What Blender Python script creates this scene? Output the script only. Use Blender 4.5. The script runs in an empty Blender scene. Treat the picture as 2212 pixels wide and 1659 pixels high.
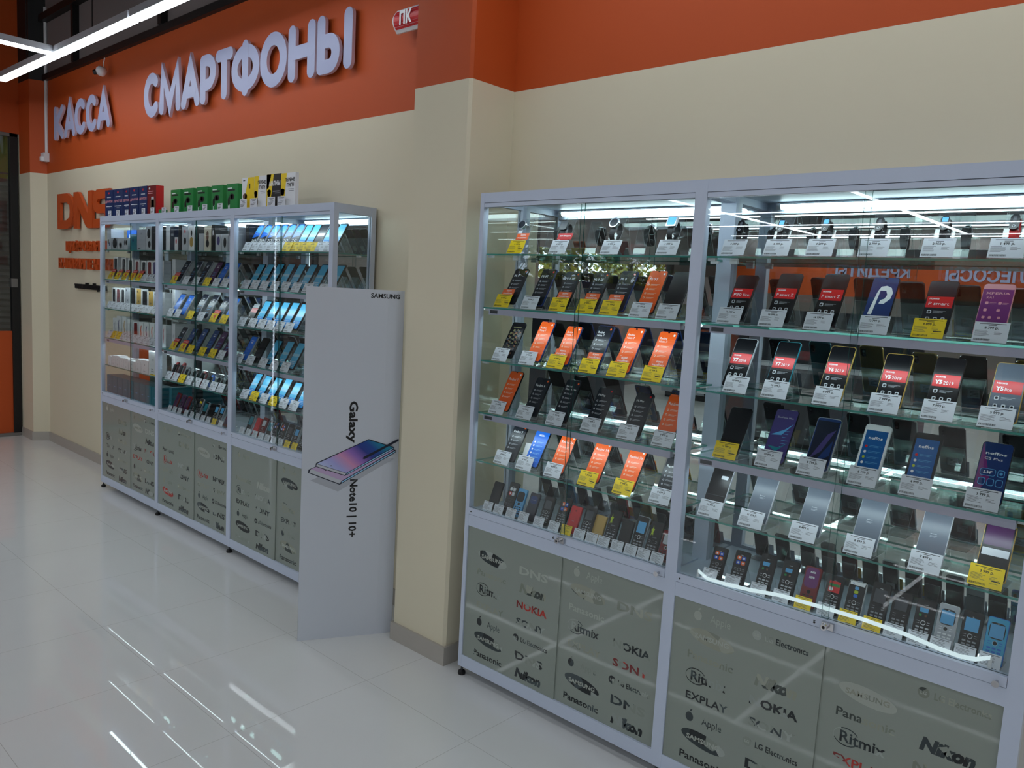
import bpy, math, random
from mathutils import Matrix, Vector
random.seed(11)
SC = bpy.context.scene
COL = SC.collection
# ------------------------------------------------------------------ camera
cam_d = bpy.data.cameras.new('camera'); cam = bpy.data.objects.new('camera', cam_d); COL.objects.link(cam)
RT = (0.7362969, 0.6743997, 0.0552447); DN = (0.1176186, -0.0471572, -0.9919385); FW = (-0.6663578, 0.7368591, -0.1140437)
cam.matrix_world = Matrix(((RT[0], -DN[0], -FW[0], 2.97859), (RT[1], -DN[1], -FW[1], -2.52933), (RT[2], -DN[2], -FW[2], 1.62082), (0, 0, 0, 1)))
cam_d.sensor_fit = 'HORIZONTAL'; cam_d.sensor_width = 36.0; cam_d.lens = 1702.774 / 2212 * 36.0
cam_d.clip_start = 0.02; cam_d.clip_end = 120
SC.camera = cam
# ------------------------------------------------------------------ world, exposure
W = bpy.data.worlds.new('sky'); SC.world = W; W.use_nodes = True
W.node_tree.nodes['Background'].inputs[0].default_value = (0.75, 0.85, 1.0, 1)
W.node_tree.nodes['Background'].inputs[1].default_value = 4.0
SC.view_settings.view_transform = 'Standard'; SC.view_settings.look = 'None'
SC.view_settings.exposure = 0.20; SC.view_settings.gamma = 1.0; SC.view_settings.use_curve_mapping = False
CY = SC.cycles
CY.max_bounces = 9; CY.diffuse_bounces = 3; CY.glossy_bounces = 5; CY.transmission_bounces = 5; CY.transparent_max_bounces = 28; CY.adaptive_threshold = 0.02
CY.caustics_reflective = False; CY.caustics_refractive = False; CY.sample_clamp_indirect = 6.0
STRIP = 11.3       # ceiling strip lamps
TUBE = 12.0       # tube behind the head rail of each display cabinet
BAR = 9.0        # light bars under two of the shelves
LAMP_COL = (0.91, 0.97, 1.04)
CAB_COL = (0.80, 0.97, 1.03)


# ------------------------------------------------------------------ materials
def lin(c):
    return tuple(((v / 255.0) / 12.92 if v / 255.0 <= 0.04045 else ((v / 255.0 + 0.055) / 1.055) ** 2.4) for v in c)


def nt(name):
    m = bpy.data.materials.new(name); m.use_nodes = True
    t = m.node_tree; t.nodes.clear()
    return m, t, t.nodes.new('ShaderNodeOutputMaterial')


MATS = {}


def P(name, rgb, rough=0.5, metal=0.0, coat=0.0, emit=0.0, noise=0.0, nscale=8.0, bump=0.0):
    if name in MATS: return MATS[name]
    m, t, out = nt(name)
    b = t.nodes.new('ShaderNodeBsdfPrincipled')
    c = lin(rgb)
    b.inputs['Base Color'].default_value = (*c, 1); b.inputs['Roughness'].default_value = rough
    b.inputs['Metallic'].default_value = metal; b.inputs['Coat Weight'].default_value = coat
    b.inputs['Coat Roughness'].default_value = 0.06
    if emit:
        b.inputs['Emission Color'].default_value = (*c, 1); b.inputs['Emission Strength'].default_value = emit
    if noise or bump:
        tc = t.nodes.new('ShaderNodeTexCoord'); n = t.nodes.new('ShaderNodeTexNoise')
        n.inputs['Scale'].default_value = nscale; n.inputs['Detail'].default_value = 5
        t.links.new(tc.outputs['Object'], n.inputs['Vector'])
        if noise:
            r = t.nodes.new('ShaderNodeMapRange'); r.inputs[3].default_value = 1 - noise; r.inputs[4].default_value = 1 + noise
            t.links.new(n.outputs['Fac'], r.inputs[0])
            mx = t.nodes.new('ShaderNodeVectorMath'); mx.operation = 'SCALE'; mx.inputs[0].default_value = c
            t.links.new(r.outputs[0], mx.inputs['Scale']); t.links.new(mx.outputs[0], b.inputs['Base Color'])
        if bump:
            bp = t.nodes.new('ShaderNodeBump'); bp.inputs['Strength'].default_value = bump; bp.inputs['Distance'].default_value = 0.002
            t.links.new(n.outputs['Fac'], bp.inputs['Height']); t.links.new(bp.outputs[0], b.inputs['Normal'])
    t.links.new(b.outputs[0], out.inputs[0])
    MATS[name] = m
    return m


def emis(name, rgb, s):
    m, t, out = nt(name); e = t.nodes.new('ShaderNodeEmission')
    e.inputs[0].default_value = (*rgb, 1); e.inputs[1].default_value = s
    t.links.new(e.outputs[0], out.inputs[0]); MATS[name] = m
    return m


def clear(name, tint, body=None, bodyfac=0.0, ior=1.5, rough=0.0, gcol=(1, 1, 1)):
    """thin clear sheet: straight-through light plus a Fresnel reflection on either side"""
    m, t, out = nt(name); N = t.nodes; L = t.links
    tr = N.new('ShaderNodeBsdfTransparent'); tr.inputs[0].default_value = (*tint, 1)
    gl = N.new('ShaderNodeBsdfGlossy'); gl.inputs['Roughness'].default_value = rough; gl.inputs[0].default_value = (*gcol, 1)
    ge = N.new('ShaderNodeNewGeometry'); ma = N.new('ShaderNodeMath'); ma.operation = 'MULTIPLY_ADD'
    ma.inputs[1].default_value = 1 / ior - ior; ma.inputs[2].default_value = ior
    L.new(ge.outputs['Backfacing'], ma.inputs[0])
    fr = N.new('ShaderNodeFresnel'); L.new(ma.outputs[0], fr.inputs['IOR'])
    base = tr.outputs[0]
    if body:
        d = N.new('ShaderNodeBsdfDiffuse'); d.inputs[0].default_value = (*body, 1)
        mx = N.new('ShaderNodeMixShader'); mx.inputs[0].default_value = bodyfac
        L.new(tr.outputs[0], mx.inputs[1]); L.new(d.outputs[0], mx.inputs[2]); base = mx.outputs[0]
    mx2 = N.new('ShaderNodeMixShader'); L.new(fr.outputs[0], mx2.inputs[0]); L.new(base, mx2.inputs[1]); L.new(gl.outputs[0], mx2.inputs[2])
    L.new(mx2.outputs[0], out.inputs[0]); MATS[name] = m
    return m


M_GLASS = clear('door_glass', (0.965, 0.985, 0.978))
M_SHELF = clear('shelf_glass', (0.93, 0.975, 0.96))
M_EDGE = clear('glass_cut_edge', (0.30, 0.62, 0.55), (0.10, 0.42, 0.36), 0.55)
M_DEDGE = clear('door_glass_edge', (0.16, 0.34, 0.30), (0.03, 0.10, 0.09), 0.6, ior=1.02, rough=0.4)
M_ACR = clear('clear_acrylic', (0.965, 0.98, 0.98))
M_ACRE = clear('acrylic_edge', (0.75, 0.82, 0.84), (0.75, 0.82, 0.86), 0.45)


def mirror():
    m, t, out = nt('mirror_silver'); g = t.nodes.new('ShaderNodeBsdfGlossy')
    g.inputs[0].default_value = (0.80, 0.86, 0.84, 1); g.inputs['Roughness'].default_value = 0.0
    t.links.new(g.outputs[0], out.inputs[0]); return m


M_MIRROR = mirror()


def frosted():
    m, t, out = nt('frosted_film_glass'); N = t.nodes; L = t.links
    d = N.new('ShaderNodeBsdfDiffuse'); d.inputs[0].default_value = (0.50, 0.56, 0.49, 1)
    r = N.new('ShaderNodeBsdfRefraction'); r.inputs[0].default_value = (0.62, 0.72, 0.70, 1); r.inputs['Roughness'].default_value = 0.24; r.inputs['IOR'].default_value = 1.12
    mx = N.new('ShaderNodeMixShader'); mx.inputs[0].default_value = 0.42; L.new(d.outputs[0], mx.inputs[1]); L.new(r.outputs[0], mx.inputs[2])
    g = N.new('ShaderNodeBsdfGlossy'); g.inputs['Roughness'].default_value = 0.03
    ge = N.new('ShaderNodeNewGeometry'); ma = N.new('ShaderNodeMath'); ma.operation = 'MULTIPLY_ADD'
    ma.inputs[1].default_value = 1 / 1.5 - 1.5; ma.inputs[2].default_value = 1.5
    L.new(ge.outputs['Backfacing'], ma.inputs[0]); fr = N.new('ShaderNodeFresnel'); L.new(ma.outputs[0], fr.inputs['IOR'])
    m2 = N.new('ShaderNodeMixShader'); L.new(fr.outputs[0], m2.inputs[0]); L.new(mx.outputs[0], m2.inputs[1]); L.new(g.outputs[0], m2.inputs[2])
    L.new(m2.outputs[0], out.inputs[0]); return m


M_FROST = frosted()


def floor_mat():
    m, t, out = nt('polished_floor_tile'); N = t.nodes; L = t.links
    b = N.new('ShaderNodeBsdfPrincipled'); tc = N.new('ShaderNodeTexCoord'); sp = N.new('ShaderNodeSeparateXYZ'); L.new(tc.outputs['Object'], sp.inputs[0])
    def joint(sock, off):
        a = N.new('ShaderNodeMath'); a.operation = 'SUBTRACT'; L.new(sock, a.inputs[0]); a.inputs[1].default_value = off
        w = N.new('ShaderNodeMath'); w.operation = 'PINGPONG'; L.new(a.outputs[0], w.inputs[0]); w.inputs[1].default_value = 0.2975
        c = N.new('ShaderNodeMath'); c.operation = 'LESS_THAN'; L.new(w.outputs[0], c.inputs[0]); c.inputs[1].default_value = 0.0009
        return c.outputs[0]
    jx = joint(sp.outputs[0], -0.087); jy = joint(sp.outputs[1], -0.592)
    mx = N.new('ShaderNodeMath'); mx.operation = 'MAXIMUM'; L.new(jx, mx.inputs[0]); L.new(jy, mx.inputs[1])
    nz = N.new('ShaderNodeTexNoise'); nz.inputs['Scale'].default_value = 2.5; nz.inputs['Detail'].default_value = 6; L.new(tc.outputs['Object'], nz.inputs['Vector'])
    cr = N.new('ShaderNodeMix'); cr.data_type = 'RGBA'; cr.inputs[6].default_value = (*lin((222, 222, 219)), 1); cr.inputs[7].default_value = (*lin((230, 230, 227)), 1)
    L.new(nz.outputs['Fac'], cr.inputs[0])
    c2 = N.new('ShaderNodeMix'); c2.data_type = 'RGBA'; L.new(mx.outputs[0], c2.inputs[0]); L.new(cr.outputs[2], c2.inputs[6]); c2.inputs[7].default_value = (*lin((186, 184, 178)), 1)
    L.new(c2.outputs[2], b.inputs['Base Color']); b.inputs['Roughness'].default_value = 0.012; b.inputs['IOR'].default_value = 1.56
    L.new(b.outputs[0], out.inputs[0]); return m


M_FLOOR = floor_mat()
M_CREAM = P('cream_wall_paint', (224, 215, 188), 0.7, noise=0.02, nscale=3, bump=0.04)
M_ORANGE = P('orange_wall_paint', (192, 78, 20), 0.65, noise=0.03, nscale=3, bump=0.04)
M_GREYWALL = P('dark_grey_paint', (124, 114, 112), 0.8, noise=0.06, nscale=2)
M_DARK = P('dark_ceiling_paint', (52, 47, 46), 0.85, noise=0.1, nscale=1.5)
M_BLACK = P('black_paint', (14, 13, 13), 0.5)
M_BASE = P('grey_skirting_tile', (176, 170, 160), 0.35, noise=0.04, nscale=12)
M_FRAME = P('white_powder_coat', (200, 210, 228), 0.38, noise=0.015, nscale=20)
M_FRAMELINE = P('frame_joint_shadow', (80, 84, 98), 0.6)
M_CHROME = P('chrome', (205, 205, 208), 0.18, metal=1.0)
M_WHITE = P('white_plastic', (228, 228, 230), 0.4)
M_STRIP = emis('strip_lamp_diffuser', LAMP_COL, STRIP)
M_TUBE = emis('tube_lamp_glow', CAB_COL, TUBE)
M_BAR = emis('shelf_bar_glow', CAB_COL, BAR)
M_SIGN = P('white_sign_letter', (166, 173, 206), 0.45)
M_SIGNSIDE = P('letter_side', (206, 186, 200), 0.5)
PAL = dict(white=(236, 238, 240), black=(10, 10, 13), ink=(13, 14, 18), navy=(20, 28, 48), slate=(22, 27, 35), grey=(150, 154, 160), dgrey=(70, 72, 78), lgrey=(196, 200, 206), orange=(236, 96, 34),
           red=(206, 34, 38), dred=(120, 16, 20), blue=(30, 104, 205), lblue=(92, 170, 222), pblue=(150, 205, 236), sky=(88, 186, 230), azure=(58, 150, 222), lagoon=(66, 164, 204), mist=(130, 184, 208), teal=(30, 124, 140), cyan=(60, 170, 215), dblue=(24, 52, 110), purple=(112, 40, 110), violet=(70, 62, 120), dviolet=(70, 30, 76),
           gold=(196, 160, 84), green=(26, 132, 62), lime=(180, 200, 50), yellow=(246, 212, 22), pink=(220, 150, 160), pnavy=(28, 48, 98), brown=(110, 76, 56), cream=(228, 220, 200), silver=(178, 182, 190), film=(88, 96, 108), nblue=(22, 92, 158), card=(220, 224, 232), khaki=(96, 92, 66), bluetile=(40, 80, 190), skin=(206, 160, 130))


def C(n):
    return P('colour_' + n, PAL[n], 0.38)


def G(n):
    m = P('gloss_' + n, PAL[n], 0.24)
    m.node_tree.nodes['Principled BSDF'].inputs['Specular IOR Level'].default_value = 0.30
    return m


# ------------------------------------------------------------------ mesh builder
class MB:
    def __init__(s): s.v = []; s.f = []; s.mi = []; s.ms = []
    def slot(s, m):
        if m not in s.ms: s.ms.append(m)
        return s.ms.index(m)
    def face(s, pts, m):
        k = len(s.v); s.v += [tuple(p) for p in pts]; s.f.append(tuple(range(k, k + len(pts)))); s.mi.append(s.slot(m)); return s
    def raw(s, vs, fs, m):
        k = len(s.v); s.v += [tuple(p) for p in vs]; i = s.slot(m)
        for f in fs: s.f.append(tuple(k + a for a in f)); s.mi.append(i)
        return s
    def box(s, x0, x1, y0, y1, z0, z1, m, side=None, ax=None):
        """side: material of the narrow faces, given the axis AX of the wide faces"""
        k = len(s.v)
        s.v += [(x, y, z) for z in (z0, z1) for y in (y0, y1) for x in (x0, x1)]
        F = [((0, 2, 3, 1), 'z'), ((4, 5, 7, 6), 'z'), ((0, 1, 5, 4), 'y'), ((2, 6, 7, 3), 'y'), ((0, 4, 6, 2), 'x'), ((1, 3, 7, 5), 'x')]
        for f, a in F:
            s.f.append(tuple(k + i for i in f)); s.mi.append(s.slot(m if side is None or a == ax else side))
        return s
    def prism(s, poly, y0, y1, m, ms=None, plane='xz'):
        """poly (2D, counter-clockwise seen from -y) pushed from y0 (front) to y1"""
        n = len(poly); k = len(s.v)
        cv = (lambda a, b, d: (a, d, b)) if plane == 'xz' else ((lambda a, b, d: (a, b, d)) if plane == 'xy' else (lambda a, b, d: (d, a, b)))
        s.v += [cv(a, b, y0) for a, b in poly] + [cv(a, b, y1) for a, b in poly]
        s.f.append(tuple(range(k, k + n))); s.mi.append(s.slot(m))
        s.f.append(tuple(reversed(range(k + n, k + 2 * n)))); s.mi.append(s.slot(m))
        for i in range(n):
            j = (i + 1) % n
            s.f.append((k + i, k + n + i, k + n + j, k + j)); s.mi.append(s.slot(ms or m))
        return s
    def tube(s, pts, r, m, n=8, cap=True):
        rings = []
        for i, p in enumerate(pts):
            p = Vector(p); a = Vector(pts[max(i - 1, 0)]); b = Vector(pts[min(i + 1, len(pts) - 1)])
            d = (b - a).normalized(); u = d.orthogonal().normalized(); w = d.cross(u)
            k = len(s.v); rr = r[i] if isinstance(r, (list, tuple)) else r
            s.v += [tuple(p + rr * (math.cos(2 * math.pi * q / n) * u + math.sin(2 * math.pi * q / n) * w)) for q in range(n)]
            rings.append(k)
        i_ = s.slot(m)
        for a, b in zip(rings, rings[1:]):
            # keep rings aligned
            best = min(range(n), key=lambda o: (Vector(s.v[b + o]) - Vector(s.v[b]) - (Vector(s.v[a]) - Vector(s.v[a]))).length)
            for q in range(n):
                s.f.append((a + q, a + (q + 1) % n, b + (q + 1) % n, b + q)); s.mi.append(i_)
        if cap:
            s.f.append(tuple(reversed(range(rings[0], rings[0] + n)))); s.mi.append(i_)
            s.f.append(tuple(range(rings[-1], rings[-1] + n))); s.mi.append(i_)
        return s
    def mesh(s, name):
        me = bpy.data.meshes.new(name); me.from_pydata(s.v, [], s.f)
        for m in s.ms: me.materials.append(m)
        me.polygons.foreach_set('material_index', s.mi); me.update()
        return me
    def build(s, name, parent=None, smooth=False):
        return link(name, s.mesh(name), parent, smooth)


def link(name, me, parent=None, smooth=False):
    o = bpy.data.objects.new(name, me); COL.objects.link(o)
    if parent: o.parent = parent
    if smooth:
        for p in me.polygons: p.use_smooth = True
    return o


def tag(o, label=None, cat=None, group=None, kind=None):
    if label and len(label.split()) > 16: label = label.replace(' from left on ', ' from left, ').replace(' of cabinet', ', cabinet').replace(' of rightmost', ', rightmost').replace(' of second', ', second').replace(' of far-left', ', far-left')
    if label: o['label'] = label
    if cat: o['category'] = cat
    if group: o['group'] = group
    if kind: o['kind'] = kind
    return o


def empty(name, loc, label, cat, group=None, rx=0.0, rz=0.0):
    o = bpy.data.objects.new(name, None); COL.objects.link(o); o.empty_display_size = 0.05
    o.location = loc; o.rotation_euler = (rx, 0, rz)
    return tag(o, label, cat, group)


def struct(name, mb, parent=None):
    return tag(mb.build(name, parent), kind='structure')


def rrect(x0, x1, z0, z1, r, n=5):
    pts = []
    for cx, cz, a0 in ((x1 - r, z0 + r, -90), (x1 - r, z1 - r, 0), (x0 + r, z1 - r, 90), (x0 + r, z0 + r, 180)):
        for i in range(n + 1):
            a = math.radians(a0 + 90 * i / n); pts.append((cx + r * math.cos(a), cz + r * math.sin(a)))
    return pts


def disc(cx, cz, rx, rz=None, n=20):
    rz = rz or rx
    return [(cx + rx * math.cos(2 * math.pi * i / n), cz + rz * math.sin(2 * math.pi * i / n)) for i in range(n)]


# ------------------------------------------------------------------ lettering as flat meshes
TXT = {}


def glyphs(body, bold=0.0, res=2, shear=0.0):
    k = (body, bold, res, shear)
    if k not in TXT:
        c = bpy.data.curves.new('lettering', 'FONT'); c.body = body; c.resolution_u = res; c.offset = bold; c.size = 1.0; c.shear = shear
        o = bpy.data.objects.new('lettering', c)
        me = bpy.data.meshes.new_from_object(o)
        vs = [(v.co.x, v.co.y) for v in me.vertices]; fs = [tuple(p.vertices) for p in me.polygons]
        bpy.data.objects.remove(o); bpy.data.curves.remove(c); bpy.data.meshes.remove(me)
        xs = [a for a, b in vs] or [0, 1]; ys = [b for a, b in vs] or [0, 1]
        TXT[k] = (vs, fs, min(xs), max(xs), min(ys), max(ys))
    return TXT[k]


def put_text(mb, body, x, z, y, mat, height=None, width=None, align='c', bold=0.0, rot=0.0, res=2, depth=0.0, shear=0.0):
    """flat lettering in the xz plane facing -y; (x, z) is the middle (or left end) of the line"""
    vs, fs, a0, a1, b0, b1 = glyphs(body, bold, res, shear)
    sx = sz = None
    if height: sz = height / (b1 - b0)
    if width: sx = width / (a1 - a0)
    sx = sx or sz; sz = sz or sx
    ox = {'c': (a0 + a1) / 2, 'l': a0, 'r': a1}[align]; oz = (b0 + b1) / 2
    cr, sr = math.cos(rot), math.sin(rot); out = []
    for a, b in vs:
        p, q = (a - ox) * sx, (b - oz) * sz
        out.append((x + p * cr - q * sr, y, z + p * sr + q * cr))
    mb.raw(out, fs, mat)
    if depth:
        n = len(out); edges = {}
        for f in fs:
            for i in range(len(f)):
                e = (f[i], f[(i + 1) % len(f)]); edges[e] = edges.get(e, 0) + 1
        back = [(p[0], y + depth, p[2]) for p in out]
        mb.raw(out + back, [(a, n + a, n + b, b) for (a, b) in edges if (b, a) not in edges], mat)
    return mb


# ------------------------------------------------------------------ the room
ZB, ZW, ZC = 2.468, 3.285, 4.3          # bottom of the orange band, top of the painted wall, ceiling
XL, XR, YF = -5.52, 16.0, -14.0
struct('floor', MB().box(XL - 3, XR, YF, 0.3, -0.1, 0.0, M_FLOOR))
struct('ceiling', MB().box(XL - 3, XR, YF, 0.3, ZC, ZC + 0.1, M_DARK))
w = MB()
for z0, z1, m in ((0, ZB, M_CREAM), (ZB, ZW, M_ORANGE), (ZW, ZC, M_GREYWALL)): w.box(XL, XR, 0, 0.25, z0, z1, m)
struct('wall_back', w)
p = MB()
for z0, z1, m in ((0, ZB, M_CREAM), (ZB, ZW + 0.6, M_ORANGE)): p.prism([(0.271, 0), (0.271, -0.258), (0.601, -0.258), (0.613, -0.246), (0.613, 0)], z0, z1, m, plane='xy')
struct('pillar', p)
p = MB()
for z0, z1, m in ((0, ZB, M_CREAM), (ZB, ZW, M_ORANGE), (ZW, ZC, M_BLACK)): p.prism([(XL, 0), (XL, -0.121), (-5.225, -0.121), (-5.16, 0)], z0, z1, m, plane='xy')
struct('pillar', p)
# skirting
struct('baseboard_pillar', MB().box(0.259, 0.625, -0.270, -0.258, 0, 0.082, M_BASE).box(0.613, 0.625, -0.258, 0, 0, 0.082, M_BASE).box(0.259, 0.271, -0.258, 0, 0, 0.082, M_BASE))
struct('baseboard_left', MB().box(-5.16, 0.259, -0.012, 0, 0, 0.082, M_BASE).prism([(XL, -0.121), (XL, -0.133), (-5.222, -0.133), (-5.150, -0.006), (-5.16, 0), (-5.225, -0.121)], 0, 0.082, M_BASE, plane='xy'))
struct('baseboard_right', MB().box(0.625, XR, -0.012, 0, 0, 0.082, M_BASE))
struct('trim_1', MB().box(-5.16, XR, -0.035, 0.0, ZW - 0.005, ZW + 0.045, M_BLACK))
struct('trim_2', MB().box(-5.16, XR, -0.06, 0.0, 3.78, 3.84, M_BLACK))
for i, x in enumerate((-4.4, -2.75, -1.2)):
    struct('trim_%d' % (i + 3), MB().box(x, x + 0.05, -0.05, 0.0, ZW + 0.045, ZC, M_BLACK))
# end wall with the glazed shop door
w = MB()
w.box(XL - 0.2, XL, -3.2, -0.121, 2.83, ZC, M_ORANGE)
w.box(XL - 0.2, XL, -7.4, -3.2, 0, 2.2, M_GREYWALL); w.box(XL - 0.2, XL, -7.4, -3.2, 2.2, ZC, P('brown_wall_paint', (62, 54, 51), 0.8))
w.box(XL - 0.2, XL, -11.6, -7.4, 0, 1.9, M_GREYWALL); w.box(XL - 0.2, XL, -11.6, -7.4, 2.42, ZC, M_GREYWALL)
w.box(XL - 0.2, XL, YF, -11.6, 0, 2.2, M_GREYWALL); w.box(XL - 0.2, XL, YF, -11.6, 2.2, ZC, P('brown_wall_paint', (62, 54, 51), 0.8))
w.box(XL - 0.2, XL, -0.121, 0.0, 0, ZC, M_CREAM)
struct('wall_left', w)
M_SHUT = P('grey_shutter', (62, 58, 56), 0.6); M_SHUTG = P('olive_panel', (92, 98, 34), 0.7)
d = MB()
for k in range(44):
    z = 0.05 + k * 0.056
    d.prism([(-5.75, z), (-5.735, z + 0.02), (-5.75, z + 0.05)], -3.2, -0.1, M_SHUT, plane='xz')
d.box(-5.80, -5.755, -3.2, -0.1, 0, 2.42, M_SHUT).box(-5.80, -5.74, -3.2, -0.1, 2.42, 2.95, M_SHUTG)
struct('wall_passage', d)
door = MB()
for y0, y1 in ((-0.195, -0.130), (-1.66, -1.60), (-3.2, -3.14)): door.box(XL - 0.07, XL - 0.01, y0, y1, 0.02, 2.83, M_BLACK)
door.box(XL - 0.07, XL - 0.01, -3.2, -0.121, 2.80, 2.83, P('grey_aluminium', (120, 116, 112), 0.4)).box(XL - 0.07, XL - 0.0, -3.2, -0.121, 0.0, 0.03, P('grey_aluminium', (120, 116, 112), 0.4))
do = struct('door_1', door)
struct('glass_panel', MB().box(XL - 0.045, XL - 0.037, -3.14, -0.195, 1.0, 2.80, M_GLASS, M_DEDGE, 'x'), do)
struct('kick_panel', MB().box(XL - 0.05, XL - 0.03, -1.60, -0.18, 0.03, 1.005, M_ORANGE), do)
struct('door_lock', MB().box(XL - 0.03, XL + 0.005, -0.20, -0.15, 1.42, 1.50, P('grey_aluminium', (120, 116, 112), 0.4)), do)
# the far side of the shop, seen in the mirrors
w = MB()
for z0, z1, m in ((0, 1.93, P('far_wall_grey', (116, 106, 100), 0.7)), (1.93, 2.72, M_ORANGE), (2.72, ZC, M_GREYWALL)): w.box(XL, XR, YF - 0.2, YF, z0, z1, m)
struct('wall_front', w)
struct('wall_right', MB().box(XR, XR + 0.2, YF, 0.25, 0, ZC, P('brown_wall_paint', (62, 54, 51), 0.8)))
wf = MB()
for y in (-11.6, -10.2, -8.8, -7.45): wf.box(XL - 0.12, XL - 0.04, y, y + 0.05, 1.9, 2.42, M_BLACK)
wf = struct('window_1', wf)
struct('window_glass', MB().box(XL - 0.09, XL - 0.08, -11.55, -7.45, 1.9, 2.42, M_GLASS), wf)


def foliage(name, x, y, z, r, label):
    mb = MB(); rng = random.Random(int(y * 100)); mats = [P('leaf_bright', (214, 214, 90), 0.6), P('leaf_mid', (160, 172, 64), 0.6), P('leaf_dark', (96, 106, 40), 0.6)]
    for k in range(2600):
        t = rng.uniform(0, 6.283); u = rng.uniform(-1, 1); q = r * rng.uniform(0.6, 1.0); s = math.sqrt(1 - u * u)
        c = Vector((x + q * s * math.cos(t), y + q * s * math.sin(t), z + q * u)); a = Vector((rng.uniform(-1, 1), rng.uniform(-1, 1), rng.uniform(-1, 1))).normalized() * 0.08; b = a.orthogonal().normalized() * 0.045
        mb.face([c - a, c + b, c + a, c - b], mats[rng.randrange(3)])
    mb.tube([(x, y, 0), (x, y, z)], [0.09, 0.05], C('brown'))
    return tag(mb.build(name), label, 'tree', 'trees outside the far window')


for k, y in enumerate((-7.0, -9.2, -11.4, -13.6)):
    foliage('tree', -7.4, y, 2.2, 1.08, 'leafy tree outside the far window, %s along the glass' % ('first', 'second', 'third', 'fourth')[k])
s = empty('wall_sign', (0, 0, 0), 'white lettering about loans on the far orange wall, seen in the mirror', 'sign', 'signs on the far wall')
mb = MB()
vs = MB(); put_text(vs, 'КРЕДИТЫ', 0, 0, 0, M_SIGN, 0.25, 1.42, bold=0.03, depth=0.02); l = vs.build('lettering', s); s.location = (-2.46, YF + 0.025, 2.42); s.rotation_euler = (0, 0, math.pi)
s = empty('wall_sign', (-0.25, YF + 0.025, 2.42), 'white lettering about vacuum cleaners on the far orange wall, seen in the mirror', 'sign', 'signs on the far wall', rz=math.pi)
vs = MB(); put_text(vs, 'ПЫЛЕСОСЫ', 0, 0, 0, M_SIGN, 0.25, 1.75, bold=0.03, depth=0.02); vs.build('lettering', s)
for k, (x0, x1, y, m) in enumerate(((-4.6, -2.4, -5.2, 'dgrey'), (-1.6, 0.6, -6.6, 'dgrey'), (1.6, 3.4, -5.6, 'dgrey'), (4.6, 7.0, -6.4, 'dgrey'), (-4.2, -0.8, -9.6, 'grey'), (1.0, 4.5, -10.2, 'orange'))):
    g = empty('shop_counter', ((x0 + x1) / 2, y, 0), {'dgrey': 'dark', 'grey': 'grey', 'orange': 'orange'}[m] + ' shop counter across the floor, %s reflected in the cabinet mirrors' % ('first', 'second', 'third', 'fourth', 'fifth', 'sixth')[k], 'counter', 'counters across the shop')
    h = (x1 - x0) / 2
    MB().box(-h, h, -0.3, 0.3, 0.1, 0.95, C(m)).build('body', g); MB().box(-h - 0.03, h + 0.03, -0.33, 0.33, 0.95, 0.99, C('lgrey')).build('worktop', g)
    MB().box(-h + 0.05, h - 0.05, -0.25, 0.25, 0.0, 0.1, M_BLACK).build('plinth', g); MB().box(-h, h, -0.02, 0.02, 0.99, 1.6, C('slate')).build('back_panel', g)


# ------------------------------------------------------------------ ceiling strip lamps
def strip(name, x0, x1, y0, y1, z, label, group):
    lx, ly = (x1 - x0) / 2, (y1 - y0) / 2
    o = empty(name, ((x0 + x1) / 2, (y0 + y1) / 2, z), label, 'ceiling light', group)
    MB().box(-lx, lx, -ly, ly, 0.012, 0.055, C('lgrey')).build('housing', o)
    b = 0.003
    MB().box(-lx + b, lx - b, -ly + b, ly - b, 0.0, 0.012, M_STRIP).build('diffuser', o)
    n = MB(); n.tube([(0, 0, 0.055), (0, 0, ZC - z)], 0.004, M_BLACK, 6); n.build('hanger', o)
    return o


ZL = 3.1; hw = 0.034
lab = ['ceiling strip light left of the corner junction, nearest the end wall', 'ceiling strip light running right from the corner junction', 'ceiling strip light further right, cut by the top of the photo',
       'ceiling strip light past the top edge, above the round sign', 'short ceiling strip light right of the pillar, past the top edge', 'ceiling strip light over the cabinet beside the pillar', 'ceiling strip light over the rightmost cabinet']
xs = [-4.62]
for k in range(7):
    x0 = -4.625 + k * 1.30; x1 = x0 + 1.275
    if k == 3: x1 = -0.06
    if k == 4: x0 = 0.74
    strip('strip_light', x0, x1, -0.495 - hw, -0.495 + hw, ZL, lab[k], 'strip lights along the wall')
strip('strip_light', -3.34 - hw, -3.34 + hw, -2.34, -0.535, ZL, 'ceiling strip light meeting the wall run at right angles', 'cross strip lights')
nth = ['first', 'second', 'third', 'fourth', 'fifth', 'sixth', 'seventh', 'eighth', 'ninth', 'tenth', 'eleventh', 'twelfth', 'thirteenth', 'fourteenth', 'fifteenth', 'sixteenth']
for k in range(1, 8):
    y = -0.495 - 1.9 * k
    strip('strip_light', -5.2, 14.0, y - hw, y + hw, ZL, 'long ceiling strip light, %s row out from the cabinet wall' % nth[k], 'long strip lights across the shop')
for x, ks, nm in ((-3.34, range(1, 7), 'above the far-left cabinet'), (-0.70, range(3, 7), 'above the standee'), (4.58, range(3, 7), 'right of the camera'), (9.86, range(3, 7), 'far right of the camera')):
    for k in ks:
        y = -0.495 - 1.9 * k - hw - 0.01
        strip('strip_light', x - hw, x + hw, y - 1.9 + 2 * hw + 0.02, y, ZL, 'cross strip light %s, between %s and %s rows out' % (nm, nth[k], nth[k + 1]), 'cross strip lights')
strip('strip_light', 4.6, 10.9, -0.495 - hw, -0.495 + hw, ZL, 'ceiling strip light beyond the right edge', 'strip lights along the wall')


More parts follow.
